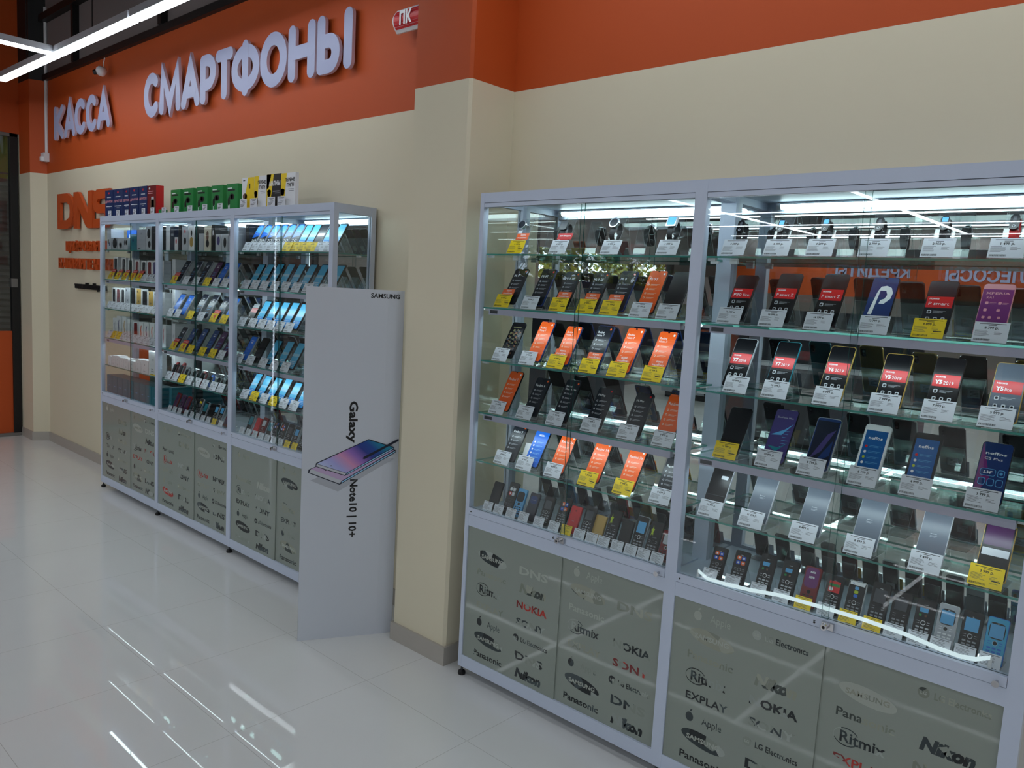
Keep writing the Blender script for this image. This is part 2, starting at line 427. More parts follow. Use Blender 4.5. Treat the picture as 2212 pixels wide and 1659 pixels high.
# ------------------------------------------------------------------ wall letters made of round-ended strokes
def arc(cx, cz, rx, rz, a0, a1, n=22):
    return [(cx + rx * math.cos(math.radians(a0 + (a1 - a0) * i / n)), cz + rz * math.sin(math.radians(a0 + (a1 - a0) * i / n))) for i in range(n + 1)]


def strokes(ch, w, h, r):
    L_, R_, B, T, M = r, w - r, r, h - r, h / 2; cx = w / 2
    if ch == 'К': return [[(L_, B), (L_, T)], [(R_, T), (L_ + r * 0.6, M), (R_, B)]]
    if ch == 'А': return [[(L_, B), (cx, T), (R_, B)], [(L_ + 0.2 * w, h * 0.33), (R_ - 0.2 * w, h * 0.33)]]
    if ch == 'С': return [arc(cx + 0.04 * w, M, cx + 0.04 * w - r, M - r, 48, 312)]
    if ch == 'М': return [[(L_, B), (L_ + 0.06 * w, T), (cx, B + 0.06 * h), (R_ - 0.06 * w, T), (R_, B)]]
    if ch == 'Р': return [[(L_, B), (L_, T)], [(L_, T)] + arc(R_ - 0.27 * h, T - 0.25 * h, 0.27 * h, 0.25 * h, 90, -90, 12) + [(L_, T - 0.5 * h)]]
    if ch == 'Т': return [[(L_, T), (R_, T)], [(cx, T), (cx, B)]]
    if ch == 'О': return [arc(cx, M, cx - r, M - r, 0, 360, 40)]
    if ch == 'Ф': return [arc(cx, M, cx - r, (M - r) * 0.80, 0, 360, 40), [(cx, B), (cx, T)]]
    if ch == 'Н': return [[(L_, B), (L_, T)], [(R_, B), (R_, T)], [(L_, M), (R_, M)]]
    if ch == 'Ы':
        q = w * 0.66
        return [[(L_, T), (L_, B)], [(L_, B), (q - r - 0.2 * h, B)] + arc(q - r - 0.2 * h, B + 0.215 * h, 0.2 * h, 0.215 * h, -90, 90, 12) + [(L_, B + 0.43 * h)], [(R_, B), (R_, T)]]
    return []


def stroke_mesh(mb, pts, r, y, dep, m, ms):
    P2 = [Vector(p) for p in pts]; closed = (P2[0] - P2[-1]).length < 1e-5
    if closed: P2 = P2[:-1]
    P2 = [q for i, q in enumerate(P2) if i == 0 or (q - P2[i - 1]).length > 1e-5]
    n = len(P2); Lf, Rt = [], []
    for i, q in enumerate(P2):
        a = P2[(i - 1) % n] if (closed or i > 0) else None; b = P2[(i + 1) % n] if (closed or i < n - 1) else None
        d1 = (q - a).normalized() if a is not None else None; d2 = (b - q).normalized() if b is not None else None
        d1 = d1 or d2; d2 = d2 or d1
        n1 = Vector((-d1.y, d1.x)); n2 = Vector((-d2.y, d2.x)); t = (n1 + n2)
        t = t.normalized() if t.length > 1e-4 else n1
        k = r / max(0.42, t.dot(n1))
        Lf.append(q + t * k); Rt.append(q - t * k)
    def side(u, v):
        mb.face([(u.x, y, u.y), (u.x, y + dep, u.y), (v.x, y + dep, v.y), (v.x, y, v.y)], ms)
    for i in range(n if closed else n - 1):
        j = (i + 1) % n
        mb.face([(Rt[i].x, y, Rt[i].y), (Rt[j].x, y, Rt[j].y), (Lf[j].x, y, Lf[j].y), (Lf[i].x, y, Lf[i].y)], m)
        side(Rt[i], Rt[j]); side(Lf[j], Lf[i])
    if not closed:
        for e, q, nb in ((0, P2[0], P2[1]), (1, P2[-1], P2[-2])):
            d = (q - nb).normalized(); a0 = math.atan2(d.y, d.x)
            cap = [q + r * Vector((math.cos(a0 + a), math.sin(a0 + a))) for a in [math.pi * (k / 10 - 0.5) for k in range(11)]]
            mb.face([(c.x, y, c.y) for c in cap], m)
            for u, v in zip(cap, cap[1:]): side(u, v)


def word(text, spans, z0, z1, r, label):
    o = empty('wall_sign', (spans[0][0], -0.03, z0), label, 'sign', 'white lettering on the orange band')
    for ch, (a, b) in zip(text, spans):
        mb = MB(); k = 0
        h = z1 - z0; zz = 0.0
        if ch == 'Ф': zz, h = -0.01, h + 0.02
        for st in strokes(ch, b - a, h, r):
            stroke_mesh(mb, [(px + a - spans[0][0], pz + zz) for px, pz in st], r, -0.014 - 0.0004 * k, 0.019, M_SIGN, M_SIGNSIDE); k += 1
        for q in ((b - a) * 0.3, (b - a) * 0.7):
            pass
        mb.build('letter', o)
    return o


word('КАССА', [(-4.832, -4.60), (-4.585, -4.335), (-4.34, -4.10), (-4.09, -3.865), (-3.86, -3.60)], 2.725, 3.012, 0.0325, 'white raised lettering for the cash desk, shorter word on orange band')
word('СМАРТФОНЫ', [(-2.982, -2.74), (-2.732, -2.405), (-2.398, -2.132), (-2.126, -1.918), (-1.922, -1.706), (-1.722, -1.396), (-1.388, -1.102), (-1.088, -0.824), (-0.806, -0.492)], 2.718, 3.022, 0.0365, 'white raised lettering for smartphones, long word on orange band')
# orange logo and slogan on the cream wall
M_LOGO = P('orange_logo_face', (196, 78, 22), 0.5)
o = empty('wall_sign', (-4.80, -0.035, 1.962), 'large orange three-letter company logo on cream wall', 'sign', 'orange signs on the cream wall')
H = 0.303
D1 = MB(); D1.prism([(0.0, 0.0), (0.24, 0.0), (0.33, 0.03), (0.382, 0.11), (0.382, 0.20), (0.33, 0.27), (0.24, H), (0.0, H), (0.0, 0.075), (0.075, 0.075), (0.075, 0.228), (0.22, 0.228), (0.29, 0.20), (0.30, 0.15), (0.29, 0.10), (0.22, 0.075), (0.0, 0.074)], 0, 0.022, M_LOGO)
D1.build('letter', o)
N1 = MB(); N1.prism([(0.392, 0), (0.48, 0), (0.48, 0.19), (0.66, 0.02), (0.70, 0), (0.803, 0), (0.803, H), (0.715, H), (0.715, 0.11), (0.535, 0.28), (0.50, H), (0.392, H)], 0, 0.022, M_LOGO); N1.build('letter', o)
S1 = MB(); S1.prism([(0.813, 0), (1.10, 0), (1.155, 0.03), (1.165, 0.09), (1.155, 0.15), (1.10, 0.185), (0.93, 0.185), (0.905, 0.205), (0.93, 0.23), (1.165, 0.23), (1.165, H), (0.90, H), (0.835, 0.275), (0.815, 0.21), (0.835, 0.145), (0.90, 0.115), (1.05, 0.115), (1.07, 0.095), (1.05, 0.072), (0.813, 0.072)], 0, 0.022, M_LOGO); S1.build('letter', o)
o = empty('wall_sign', (-4.62, -0.03, 1.81), 'upper line of small orange slogan lettering under the logo', 'sign', 'orange signs on the cream wall')
mb = MB(); put_text(mb, 'ЦИФРОВАЯ И', 0, 0, 0, M_LOGO, 0.105, 0.88, 'l', bold=0.012, depth=0.018); mb.build('lettering', o)
o = empty('wall_sign', (-4.80, -0.03, 1.668), 'lower line of small orange slogan lettering under the logo', 'sign', 'orange signs on the cream wall')
mb = MB(); put_text(mb, 'БЫТОВАЯ ТЕХНИКА', 0, 0, 0, M_LOGO, 0.092, 1.225, 'l', bold=0.012, depth=0.018); mb.build('lettering', o)
o = empty('wall_sign', (-4.42, -0.03, 1.478), 'small black web address lettering below the orange slogan', 'sign', 'black sign on the cream wall')
mb = MB(); put_text(mb, 'www.dns-shop.ru', 0, 0, 0, M_BLACK, 0.068, 0.66, 'l', bold=0.09, depth=0.02); mb.box(0.0, 0.66, 0.004, 0.02, -0.018, 0.018, M_BLACK); mb.build('lettering', o)
# lit sign behind the pillar
o = empty('box_sign', (-0.10, -0.07, 2.806), 'red and white curved box sign partly behind the pillar', 'sign')
bow = lambda t, k: -0.004 - k * math.sin(math.pi * t)
mb = MB(); mb.prism([(0.006, 0.105), (0.006, 0.0)] + [(bow(i / 12, 0.028), 0.105 * i / 12) for i in range(13)], 0.0, 0.42, M_WHITE, plane='yz'); mb.build('housing', o)
mb = MB(); H_ = [(bow(t, 0.028) - 0.0006, 0.105 * t) for t in [0.12 + 0.78 * i / 10 for i in range(11)]]
for (ya, za), (yb, zb) in zip(H_, H_[1:]): mb.face([(0.008, ya, za), (0.415, ya, za), (0.415, yb, zb), (0.008, yb, zb)], C('red'))
for t, d in ((0.20, 0.02), (0.31, 0.012), (0.62, 0.014), (0.76, 0.02)):
    ya, yb = bow(t, 0.028) - 0.001, bow(t + d, 0.028) - 0.001; mb.face([(0.008, ya, 0.105 * t), (0.415, ya, 0.105 * t), (0.415, yb, 0.105 * (t + d)), (0.008, yb, 0.105 * (t + d))], C('pink'))
put_text(mb, 'ПК', 0.098, 0.054, -0.0345, C('white'), 0.064, 0.088, bold=0.05); mb.build('face_panel', o)
for x in (0.05, 0.36): MB().box(x, x + 0.02, 0.006, 0.07, 0.04, 0.06, M_BLACK).build('wall_spacer', o)
# conduit, motion detector and dome camera
o = empty('motion_detector', (-5.128, -0.012, 2.61), 'white motion detector with conduit on orange wall corner', 'detector')
MB().box(-0.036, 0.036, -0.035, 0.01, -0.04, 0.035, M_WHITE).build('body', o); MB().prism([(-0.030, -0.035), (0.030, -0.035), (0.022, -0.052), (-0.022, -0.052)], -0.035, 0.0, M_WHITE, plane='xy').build('lens', o)
mb = MB(); mb.tube([(0.0, 0.0, 0.035), (0.0, 0.0, 1.3)], 0.014, M_WHITE); mb.build('conduit', o)
o = empty('dome_camera', (-3.705, -0.06, 3.15), 'white dome security camera hanging at top of orange band', 'security camera'); o.scale = (0.66, 0.66, 0.66)
mb = MB()
mb.tube([(0, 0.0, 0.045), (0, -0.004, 0.02), (0.0, -0.012, -0.01), (0.005, -0.022, -0.04), (0.006, -0.026, -0.05)], [0.04, 0.058, 0.06, 0.045, 0.02], M_WHITE, 16); mb.build('dome', o, True)
mb = MB(); mb.tube([(-0.035, -0.052, -0.012), (-0.052, -0.078, -0.026)], [0.034, 0.026], M_BLACK, 14); mb.build('lens', o)
mb = MB(); mb.tube([(0, 0.02, 0.04), (-0.01, 0.02, 0.10), (0, 0.03, 0.16)], 0.006, M_WHITE); mb.build('cable', o)

# ------------------------------------------------------------------ display cabinets
D0 = -0.2693; YB = -0.016; ZT = 2.009; ZK = 0.0416
SH = [1.773, 1.561, 1.347, 1.133, 0.933, 0.724]
A_SEQ = ['Panasonic', 'SAMSUNG', 'Apple', 'EXPLAY', 'Ritmix', 'Panasonic', 'SAMSUNG', 'Apple']
B_SEQ = ['Nikon', 'DNS', 'LG Electronics', 'SONY', 'NOKIA', 'Nikon', 'DNS', 'LG Electronics']
def clear_letter(name, cols, scale):
    """clear cut-outs in the film: patches of whatever lies behind"""
    m, t, out = nt(name); N = t.nodes; L = t.links
    b = N.new('ShaderNodeBsdfPrincipled'); b.inputs['Roughness'].default_value = 0.12
    tc = N.new('ShaderNodeTexCoord'); mp = N.new('ShaderNodeMapping'); mp.inputs['Scale'].default_value = (scale, 1, scale * 0.8); L.new(tc.outputs['Object'], mp.inputs[0])
    v = N.new('ShaderNodeTexVoronoi'); v.inputs['Scale'].default_value = 1.0; L.new(mp.outputs[0], v.inputs['Vector'])
    sp = N.new('ShaderNodeSeparateColor'); L.new(v.outputs['Color'], sp.inputs[0])
    r = N.new('ShaderNodeValToRGB'); r.color_ramp.interpolation = 'CONSTANT'; e = r.color_ramp.elements
    e[0].position = 0; e[0].color = (*lin(cols[0][1]), 1); e[1].position = cols[1][0]; e[1].color = (*lin(cols[1][1]), 1)
    for p_, c in cols[2:]: n = e.new(p_); n.color = (*lin(c), 1)
    L.new(sp.outputs[0], r.inputs[0]); L.new(r.outputs[0], b.inputs['Base Color']); L.new(b.outputs[0], out.inputs[0])
    return m


FR = (140, 148, 138)
M_CLR = [clear_letter('clear_letter_dark', [(0, (24, 30, 32)), (0.62, (70, 80, 82)), (0.78, (150, 158, 152)), (0.9, (26, 34, 38))], 22), clear_letter('clear_letter_mid', [(0, (50, 60, 62)), (0.35, FR), (0.6, (28, 34, 36)), (0.82, (164, 170, 164))], 26), P('clear_letter_light', (166, 172, 162), 0.3),
         clear_letter('clear_letter_red', [(0, (176, 50, 40)), (0.5, (150, 154, 148)), (0.7, (120, 40, 38)), (0.86, FR)], 24), clear_letter('clear_letter_pale', [(0, (150, 154, 138)), (0.5, (128, 134, 122)), (0.8, (160, 164, 150)), (0.93, (60, 68, 64))], 24)]


def logo(mb, name, x, z, m, y):
    if name == 'SAMSUNG':
        mb.face([(x + a, y, z + b) for a, b in [(0.080 * math.cos(t) , 0.026 * math.sin(t) - 0.10 * 0.08 * math.cos(t)) for t in [2 * math.pi * i / 26 for i in range(26)]]], m)
        put_text(mb, name, x, z, y - 0.0003, M_CLR[2] if m != M_CLR[2] else M_CLR[4], 0.017, 0.12, bold=0.03)
    elif name == 'Apple':
        mb.face([(x - 0.055 + a, y, z + b) for a, b in disc(0, -0.003, 0.014, 0.016, 16)], m); mb.face([(x - 0.055 + a, y, z + b) for a, b in [(0.0, 0.014), (0.007, 0.018), (0.009, 0.026), (0.001, 0.021)]], m)
        put_text(mb, name, x + 0.025, z - 0.004, y, m, 0.034, 0.07)
    elif name == 'LG Electronics':
        mb.face([(x - 0.072 + a, y, z + b) for a, b in disc(0, 0, 0.015, None, 18)], m); put_text(mb, 'LG', x - 0.072, z, y - 0.0003, M_CLR[2], 0.010, bold=0.03)
        put_text(mb, name, x + 0.022, z, y, m, 0.020, 0.135, bold=0.02)
    elif name == 'Ritmix':
        ring = arc(x - 0.045, z, 0.036, 0.026, 30, 330, 18)
        for a, b in zip(ring, ring[1:]): mb.face([(a[0], y, a[1] - 0.0016), (b[0], y, b[1] - 0.0016), (b[0], y, b[1] + 0.0016), (a[0], y, a[1] + 0.0016)], m)
        put_text(mb, name, x, z, y - 0.0003, m, 0.034, 0.125, bold=0.02)
    else:
        hh = {'Nikon': 0.040, 'DNS': 0.033, 'NOKIA': 0.030, 'SONY': 0.029, 'Panasonic': 0.026, 'EXPLAY': 0.026}[name]
        put_text(mb, name, x, z, y, m, hh, {'Nikon': 0.135, 'DNS': 0.145, 'NOKIA': 0.155, 'SONY': 0.15, 'Panasonic': 0.16, 'EXPLAY': 0.15}[name], bold={'Nikon': 0.06, 'DNS': 0.03, 'NOKIA': 0.035, 'SONY': 0.03}.get(name, 0.02), shear={'Nikon': 0.2}.get(name, 0))


def cabinet(x0, x1, lw, rw, xm, label, number, lside, rside, seed, lockx=None):
    o = empty('display_cabinet', (x0, 0, 0), label, 'display cabinet', 'glass display cabinets along the wall')
    rng = random.Random(seed)
    def bx(name, parent, *a, **k): return MB().box(*a, **k).build(name, parent)
    X0, X1 = 0.0, x1 - x0; xm = xm - x0; a, b = X0 + lw, X1 - rw
    f = MB()
    for u, v in ((X0, a), (b, X1)): f.box(u, v, D0, D0 + 0.028, ZK, ZT, M_FRAME)
    f.box(a, b, D0 + 0.0006, D0 + 0.028, 1.9705, ZT, M_FRAME).box(a, b, D0 + 0.0035, D0 + 0.01, 1.9685, 1.9705, M_FRAMELINE).box(a + 0.001, b - 0.001, D0 + 0.0012, D0 + 0.025, 1.9535, 1.9685, M_FRAME)
    f.box(a, b, D0 + 0.0006, D0 + 0.028, 0.656, 0.704, M_FRAME).box(a, b, D0 + 0.004, D0 + 0.02, 0.704, 0.706, M_FRAMELINE)
    f.box(a, b, D0 + 0.0006, D0 + 0.028, ZK, 0.0925, M_FRAME)
    for u, v in ((X0, X0 + 0.028), (X1 - 0.028, X1)):
        f.box(u, v, YB - 0.028, YB, ZK, ZT, M_FRAME)
        f.box(u + 0.002, v - 0.002, D0 + 0.028, YB - 0.028, 1.965, ZT, M_FRAME).box(u, v, D0 + 0.028, YB - 0.028, 0.66, 0.715, M_FRAME).box(u, v, D0 + 0.028, YB - 0.028, ZK, 0.09, M_FRAME)
    f.build('frame', o)
    bx('door_sill', o, a + 0.001, b - 0.001, D0 - 0.003, D0 + 0.026, 0.7065, 0.7335, M_FRAME)
    bx('top_panel', o, X0 + 0.004, X1 - 0.004, D0 + 0.028, YB, 1.990, 2.004, M_FRAME)
    bx('deck_board', o, X0 + 0.004, X1 - 0.004, D0 + 0.028, YB, 0.715, SH[5] - 0.002, M_FRAME)
    bx('bottom_board', o, X0 + 0.004, X1 - 0.004, D0 + 0.028, YB, 0.062, 0.078, M_FRAME)
    bx('lower_back', o, X0 + 0.028, X1 - 0.028, YB - 0.012, YB, 0.078, 0.715, C('dgrey'))
    bx('inner_shelf', o, X0 + 0.03, X1 - 0.03, D0 + 0.06, YB - 0.013, 0.37, 0.38, M_FRAME)
    bx('back_mirror', o, X0 + 0.028, X1 - 0.028, YB - 0.006, YB, SH[5] - 0.002, 1.99, M_MIRROR)
    for flag, xx in ((lside, X0 + 0.008), (rside, X1 - 0.012)):
        if flag:
            bx('side_glass', o, xx, xx + 0.005, D0 + 0.028, YB - 0.028, 0.715, 1.965, M_GLASS, side=M_DEDGE, ax='x')
            bx('side_panel', o, xx, xx + 0.005, D0 + 0.028, YB - 0.028, 0.09, 0.66, C('lgrey'))
    bx('glass_door', o, a - 0.006, xm + 0.011, -0.2625, -0.2580, 0.7335, 1.9535, M_GLASS, side=M_DEDGE, ax='y')
    bx('glass_door', o, xm - 0.011, b + (0.006 if rw else -0.0008), -0.2560, -0.2515, 0.7335, 1.9535, M_GLASS, side=M_DEDGE, ax='y')
    for i, (u, v, y) in enumerate(((a - 0.003, xm + 0.012, -0.2640), (xm - 0.012, b + (0.003 if rw else -0.0008), -0.2588))):
        dr = bx('frosted_door', o, u, v, y, y + 0.005, 0.0925, 0.656, M_FROST)
        pw = v - u
        for col, seq in ((0.30, A_SEQ), (0.74, B_SEQ)):
            for r, nm in enumerate(seq):
                q = rng.random()
                m = M_CLR[0] if (r < 1 and q > 0.4) else (M_CLR[0] if q < 0.28 else M_CLR[1] if q < 0.68 else M_CLR[3] if q < 0.78 else M_CLR[4]) if r < 5 else (M_CLR[4] if q < 0.7 else M_CLR[2] if q < 0.85 else M_CLR[1])
                if r >= 5 and q < 0.25: continue
                mb = MB(); logo(mb, nm, u + pw * col + (0.008 if i else -0.004), 0.130 + 0.0695 * r, m, y - 0.0004); mb.build('logo', dr)
    lk = MB(); lx = (lockx - x0) if lockx else xm
    lk.box(lx - 0.010, lx + 0.024, D0 - 0.013, D0 - 0.002, 0.711, 0.731, M_CHROME); lk.tube([(lx + 0.001, D0 - 0.012, 0.720), (lx + 0.001, D0 - 0.027, 0.720)], 0.0095, M_CHROME, 16); lk.tube([(lx + 0.001, D0 - 0.027, 0.720), (lx + 0.001, D0 - 0.0275, 0.720)], 0.0045, M_BLACK, 10)
    lk.build('lock', o)
    kb = MB(); kb.tube([(b - 0.022, D0 - 0.001, 0.716), (b - 0.022, D0 - 0.016, 0.716), (b - 0.022, D0 - 0.024, 0.716)], [0.0045, 0.0045, 0.009], M_CHROME, 12); kb.build('door_knob', o)
    sc = MB(); sc.tube([(a + 0.016, D0 - 0.0026, 0.719), (a + 0.016, D0 - 0.0040, 0.719)], 0.0032, M_BLACK, 10); sc.build('screw_cap', o)
    if number:
        mb = MB(); put_text(mb, number, lx - 0.034, 0.7195, D0 - 0.0033, M_BLACK, 0.011, bold=0.06); mb.build('number_mark', o)
    for fx in ((X0 + (0.012 if lside else 0.0175),) + ((X1 - 0.02,) if rw else ())):
        for fy in (D0 + 0.014, YB - 0.03):
            ft = MB(); ft.tube([(fx, fy, 0), (fx, fy, 0.006), (fx, fy, 0.014), (fx, fy, 0.020)], [0.015, 0.0165, 0.0155, 0.008], M_BLACK, 14); ft.tube([(fx, fy, 0.018), (fx, fy, 0.05)], 0.0045, C('dgrey'), 8); ft.build('foot', o)
    for i in range(5):
        z = SH[i]
        s_ = bx('shelf', o, a + 0.004, b - 0.004, -0.247, YB - 0.03, z - 0.006, z, M_SHELF, side=M_EDGE, ax='z')
        for u, v in ((a + 0.001, a + 0.028), (b - 0.028, b - 0.001)):
            for y0 in (-0.235, YB - 0.07):
                bx('bracket', s_, u, v, y0, y0 + 0.012, z - 0.015, z - 0.006, M_WHITE)
        if i in (1, 3):
            q0, q1 = a + 0.034, b - 0.03; lm = P('lilac_grey_aluminium', (186, 184, 204), 0.35)
            br = MB().box(q0, q1, -0.2465, -0.2445, z - 0.029, z - 0.006, lm).box(q0, q1, -0.2445, -0.222, z - 0.009, z - 0.006, lm).box(q0, q0 + 0.004, -0.2445, -0.222, z - 0.028, z - 0.009, lm).box(q1 - 0.004, q1, -0.2445, -0.222, z - 0.028, z - 0.009, lm).build('light_bar', o)
            g_ = MB(); g_.face([(q0 + 0.004, -0.2440, z - 0.026), (q0 + 0.004, -0.2245, z - 0.0110), (q1 - 0.004, -0.2245, z - 0.0110), (q1 - 0.004, -0.2440, z - 0.026)], M_BAR)
            g_.face([(q0 + 0.004, -0.2440, z - 0.026), (q1 - 0.004, -0.2440, z - 0.026), (q1 - 0.004, -0.2440, z - 0.010), (q0 + 0.004, -0.2440, z - 0.010)], lm)
            g_.build('glow_strip', br)
            bx('rating_label', br, a + 0.040, a + 0.082, -0.2469, -0.2465, z - 0.024, z - 0.011, C('dgrey'))
    tb = MB(); cx = (a + b) / 2; ring = [(-0.222 + 0.0125 * math.cos(math.radians(q)), 1.977 + 0.0125 * math.sin(math.radians(q))) for q in range(0, 360, 20)]
    for q in range(18):
        (y0, z0), (y1, z1) = ring[q], ring[(q + 1) % 18]; ang = q * 20 + 10
        tb.face([(cx - 0.43, y0, z0), (cx + 0.43, y0, z0), (cx + 0.43, y1, z1), (cx - 0.43, y1, z1)][::-1], M_TUBE if 185 < ang < 360 or ang < 30 else M_WHITE)
    tb.build('lamp_tube', o)
    e = MB(); e.tube([(cx - 0.445, -0.222, 1.977), (cx - 0.43, -0.222, 1.977)], 0.013, M_WHITE, 12); e.build('tube_cap', o)
    e = MB(); e.tube([(cx + 0.43, -0.222, 1.977), (cx + 0.445, -0.222, 1.977)], 0.013, M_WHITE, 12); e.build('tube_cap', o)
    return o


cabinet(-3.191, -2.258, 0.021, 0.0, -2.680, 'far-left glass display cabinet with white accessory boxes', None, True, False, 3, -2.715)
cabinet(-2.258, -1.286, 0.043, 0.0, -1.720, 'middle glass display cabinet of the left row', None, False, False, 5, -1.739)
cabinet(-1.286, -0.281, 0.046, 0.034, -0.767, 'glass display cabinet partly hidden by the white standee', None, False, True, 7, -0.764)
cabinet(0.713, 1.672, 0.020, 0.0, 1.2195, 'glass display cabinet numbered 4 beside the cream pillar', '4', True, False, 9, 1.222)
cabinet(1.672, 2.706, 0.042, 0.042, 2.2, 'glass display cabinet numbered 5 at the right edge', '5', False, True, 12, 2.211)

# ------------------------------------------------------------------ goods
CABS = dict(L1='far-left cabinet', L2='second cabinet from left', L3='cabinet behind standee', R1='cabinet beside pillar', R2='rightmost cabinet')
SHN = ['top shelf', 'second shelf', 'third shelf', 'fourth shelf', 'fifth shelf', 'bottom deck']
COUNT = {}


def where(key, cab, sh):
    k = (key, cab, sh); COUNT[k] = COUNT.get(k, 0) + 1
    return '%s from left on %s of %s' % (nth[COUNT[k] - 1], SHN[sh], CABS[cab])


def ops_mesh(front, ops, w, L):
    """printed front of a device: base sheet with rounded corners and thin printed shapes over it"""
    mb = MB(); mb.face([(a, 0, b) for a, b in rrect(-w / 2, w / 2, 0, L, min(w, L) * 0.11)], G(front))
    for i, op in enumerate(ops):
        y = -0.00012 * (1 + op[-1]) if isinstance(op[-1], int) and op[0] == 'R' else -0.00012
        if op[0] == 'r':
            _, x0, z0, x1, z1, c = op[:6]; lv = op[6] if len(op) > 6 else 2
            y = -0.0001 * lv
            mb.face([((x0 - .5) * w, y, z0 * L), ((x1 - .5) * w, y, z0 * L), ((x1 - .5) * w, y, z1 * L), ((x0 - .5) * w, y, z1 * L)], G(c))
        elif op[0] == 'q':
            _, x0, z0, x1, z1, c = op[:6]; lv = op[6] if len(op) > 6 else 2
            mb.face([(a, -0.0001 * lv, b) for a, b in rrect((x0 - .5) * w, (x1 - .5) * w, z0 * L, z1 * L, min((x1 - x0) * w, (z1 - z0) * L) * 0.28, 3)], G(c))
        elif op[0] == 'o':
            _, x, z, r, c = op[:5]; lv = op[5] if len(op) > 5 else 2
            mb.face([(a, -0.0001 * lv, b) for a, b in disc((x - .5) * w, z * L, r * w, None, 16)], G(c))
        elif op[0] == 'p':
            mb.face([((a - .5) * w, -0.0001 * (op[3] if len(op) > 3 else 2), b * L) for a, b in op[1]], G(op[2]))
        elif op[0] == 't':
            _, s, x, z, h, c, al = op[:7]; bw = op[7] if len(op) > 7 else 0.0; wd = op[8] if len(op) > 8 else None
            put_text(mb, s, (x - .5) * w, z * L, -0.0004, C(c), h * L, wd * w if wd else None, al, bold=bw)
    return mb


def lines(x, z, n, w, c='grey', dz=0.022, t=0.006):
    return [('r', x, z - i * dz, x + w * (1.0 - 0.23 * (i % 3)), z - i * dz + t, c) for i in range(n)]


def mi(title, bg='slate', fg='lgrey', logo='orange', t2=None, notch=True):
    o = [('t', title, 0.12, 0.80, 0.065, 'white', 'l')]
    if t2: o = [('t', title, 0.12, 0.845, 0.05, 'white', 'l'), ('t', t2, 0.12, 0.775, 0.05, 'white', 'l')]
    o += [('q', 0.80, 0.905, 0.90, 0.95, logo)]
    for k in range(4):
        z = 0.64 - 0.105 * k
        o += [('q', 0.13, z, 0.22, z + 0.042, fg), ('q', 0.15, z + 0.008, 0.20, z + 0.034, bg, 3)] + lines(0.30, z + 0.028, 2, 0.5 - 0.06 * (k % 2), fg)
    if notch: o += [('q', 0.44, 0.972, 0.56, 0.995, 'black')]
    return o


def redband(l1, l2, small='2019', top='ink'):
    o = [('r', 0.03, 0.47, 0.97, 0.69, 'red'), ('t', l1, 0.12, 0.645, 0.030, 'white', 'l', 0.03)]
    if small:
        o += [('t', l2, 0.12, 0.55, 0.075, 'white', 'l', 0.04), ('t', small, 0.42, 0.542, 0.058, 'white', 'l')]
    else: o += [('t', l2, 0.12, 0.55, 0.058, 'white', 'l', 0.0, min(0.76, 0.105 * len(l2)))]
    o += [('q', 0.14, 0.35, 0.29, 0.42, 'lgrey'), ('q', 0.17, 0.365, 0.26, 0.405, 'ink', 3)] + lines(0.36, 0.40, 3, 0.45, 'lgrey', 0.018, 0.005)
    for x in (0.15, 0.42, 0.69): o += [('q', x, 0.22, x + 0.14, 0.285, 'lgrey'), ('q', x + 0.03, 0.237, x + 0.11, 0.268, 'ink', 3)]
    return o


def neffos(ic=True):
    o = [('r', 0.07, 0.10, 0.93, 0.90, 'nblue', 1), ('t', 'neffos', 0.5, 0.76, 0.055, 'white', 'c', 0.02, 0.55)]
    for k, c in enumerate(('red', 'white', 'lime', 'white')):
        o += [('o', 0.22, 0.60 - 0.10 * k, 0.055, c)] + lines(0.34, 0.615 - 0.10 * k, 2, 0.48, 'lblue')
    return o


def samblue(a='sky', b='pblue', dark='azure'):
    o = [('r', 0.05, 0.03, 0.95, 0.97, a, 1), ('r', 0.05, 0.47, 0.95, 0.57, b), ('r', 0.05, 0.03, 0.95, 0.34, dark, 2)]
    for k in range(4): o += [('q', 0.12, 0.27 - 0.062 * k, 0.20, 0.30 - 0.062 * k, 'white', 3)] + [('r', 0.28, 0.28 - 0.062 * k, 0.78, 0.288 - 0.062 * k, 'white', 3)]
    return o


def aseries(t, bg='dblue'):
    o = [('r', 0.04, 0.03, 0.96, 0.97, bg, 1), ('t', 'SAMSUNG', 0.5, 0.80, 0.026, 'white', 'c'), ('t', t, 0.5, 0.73, 0.058, 'white', 'c', 0.03)]
    for k in range(3): o += lines(0.22, 0.50 - 0.12 * k, 3, 0.55, 'lblue', 0.022, 0.006)
    return o


def keys(z0, z1, c='lgrey', n=4):
    o = []; dz = (z1 - z0) / n
    for r in range(n):
        for k in range(3): o.append(('q', 0.14 + 0.26 * k, z0 + dz * r + dz * 0.22, 0.33 + 0.26 * k, z0 + dz * r + dz * 0.72, c))
    return o


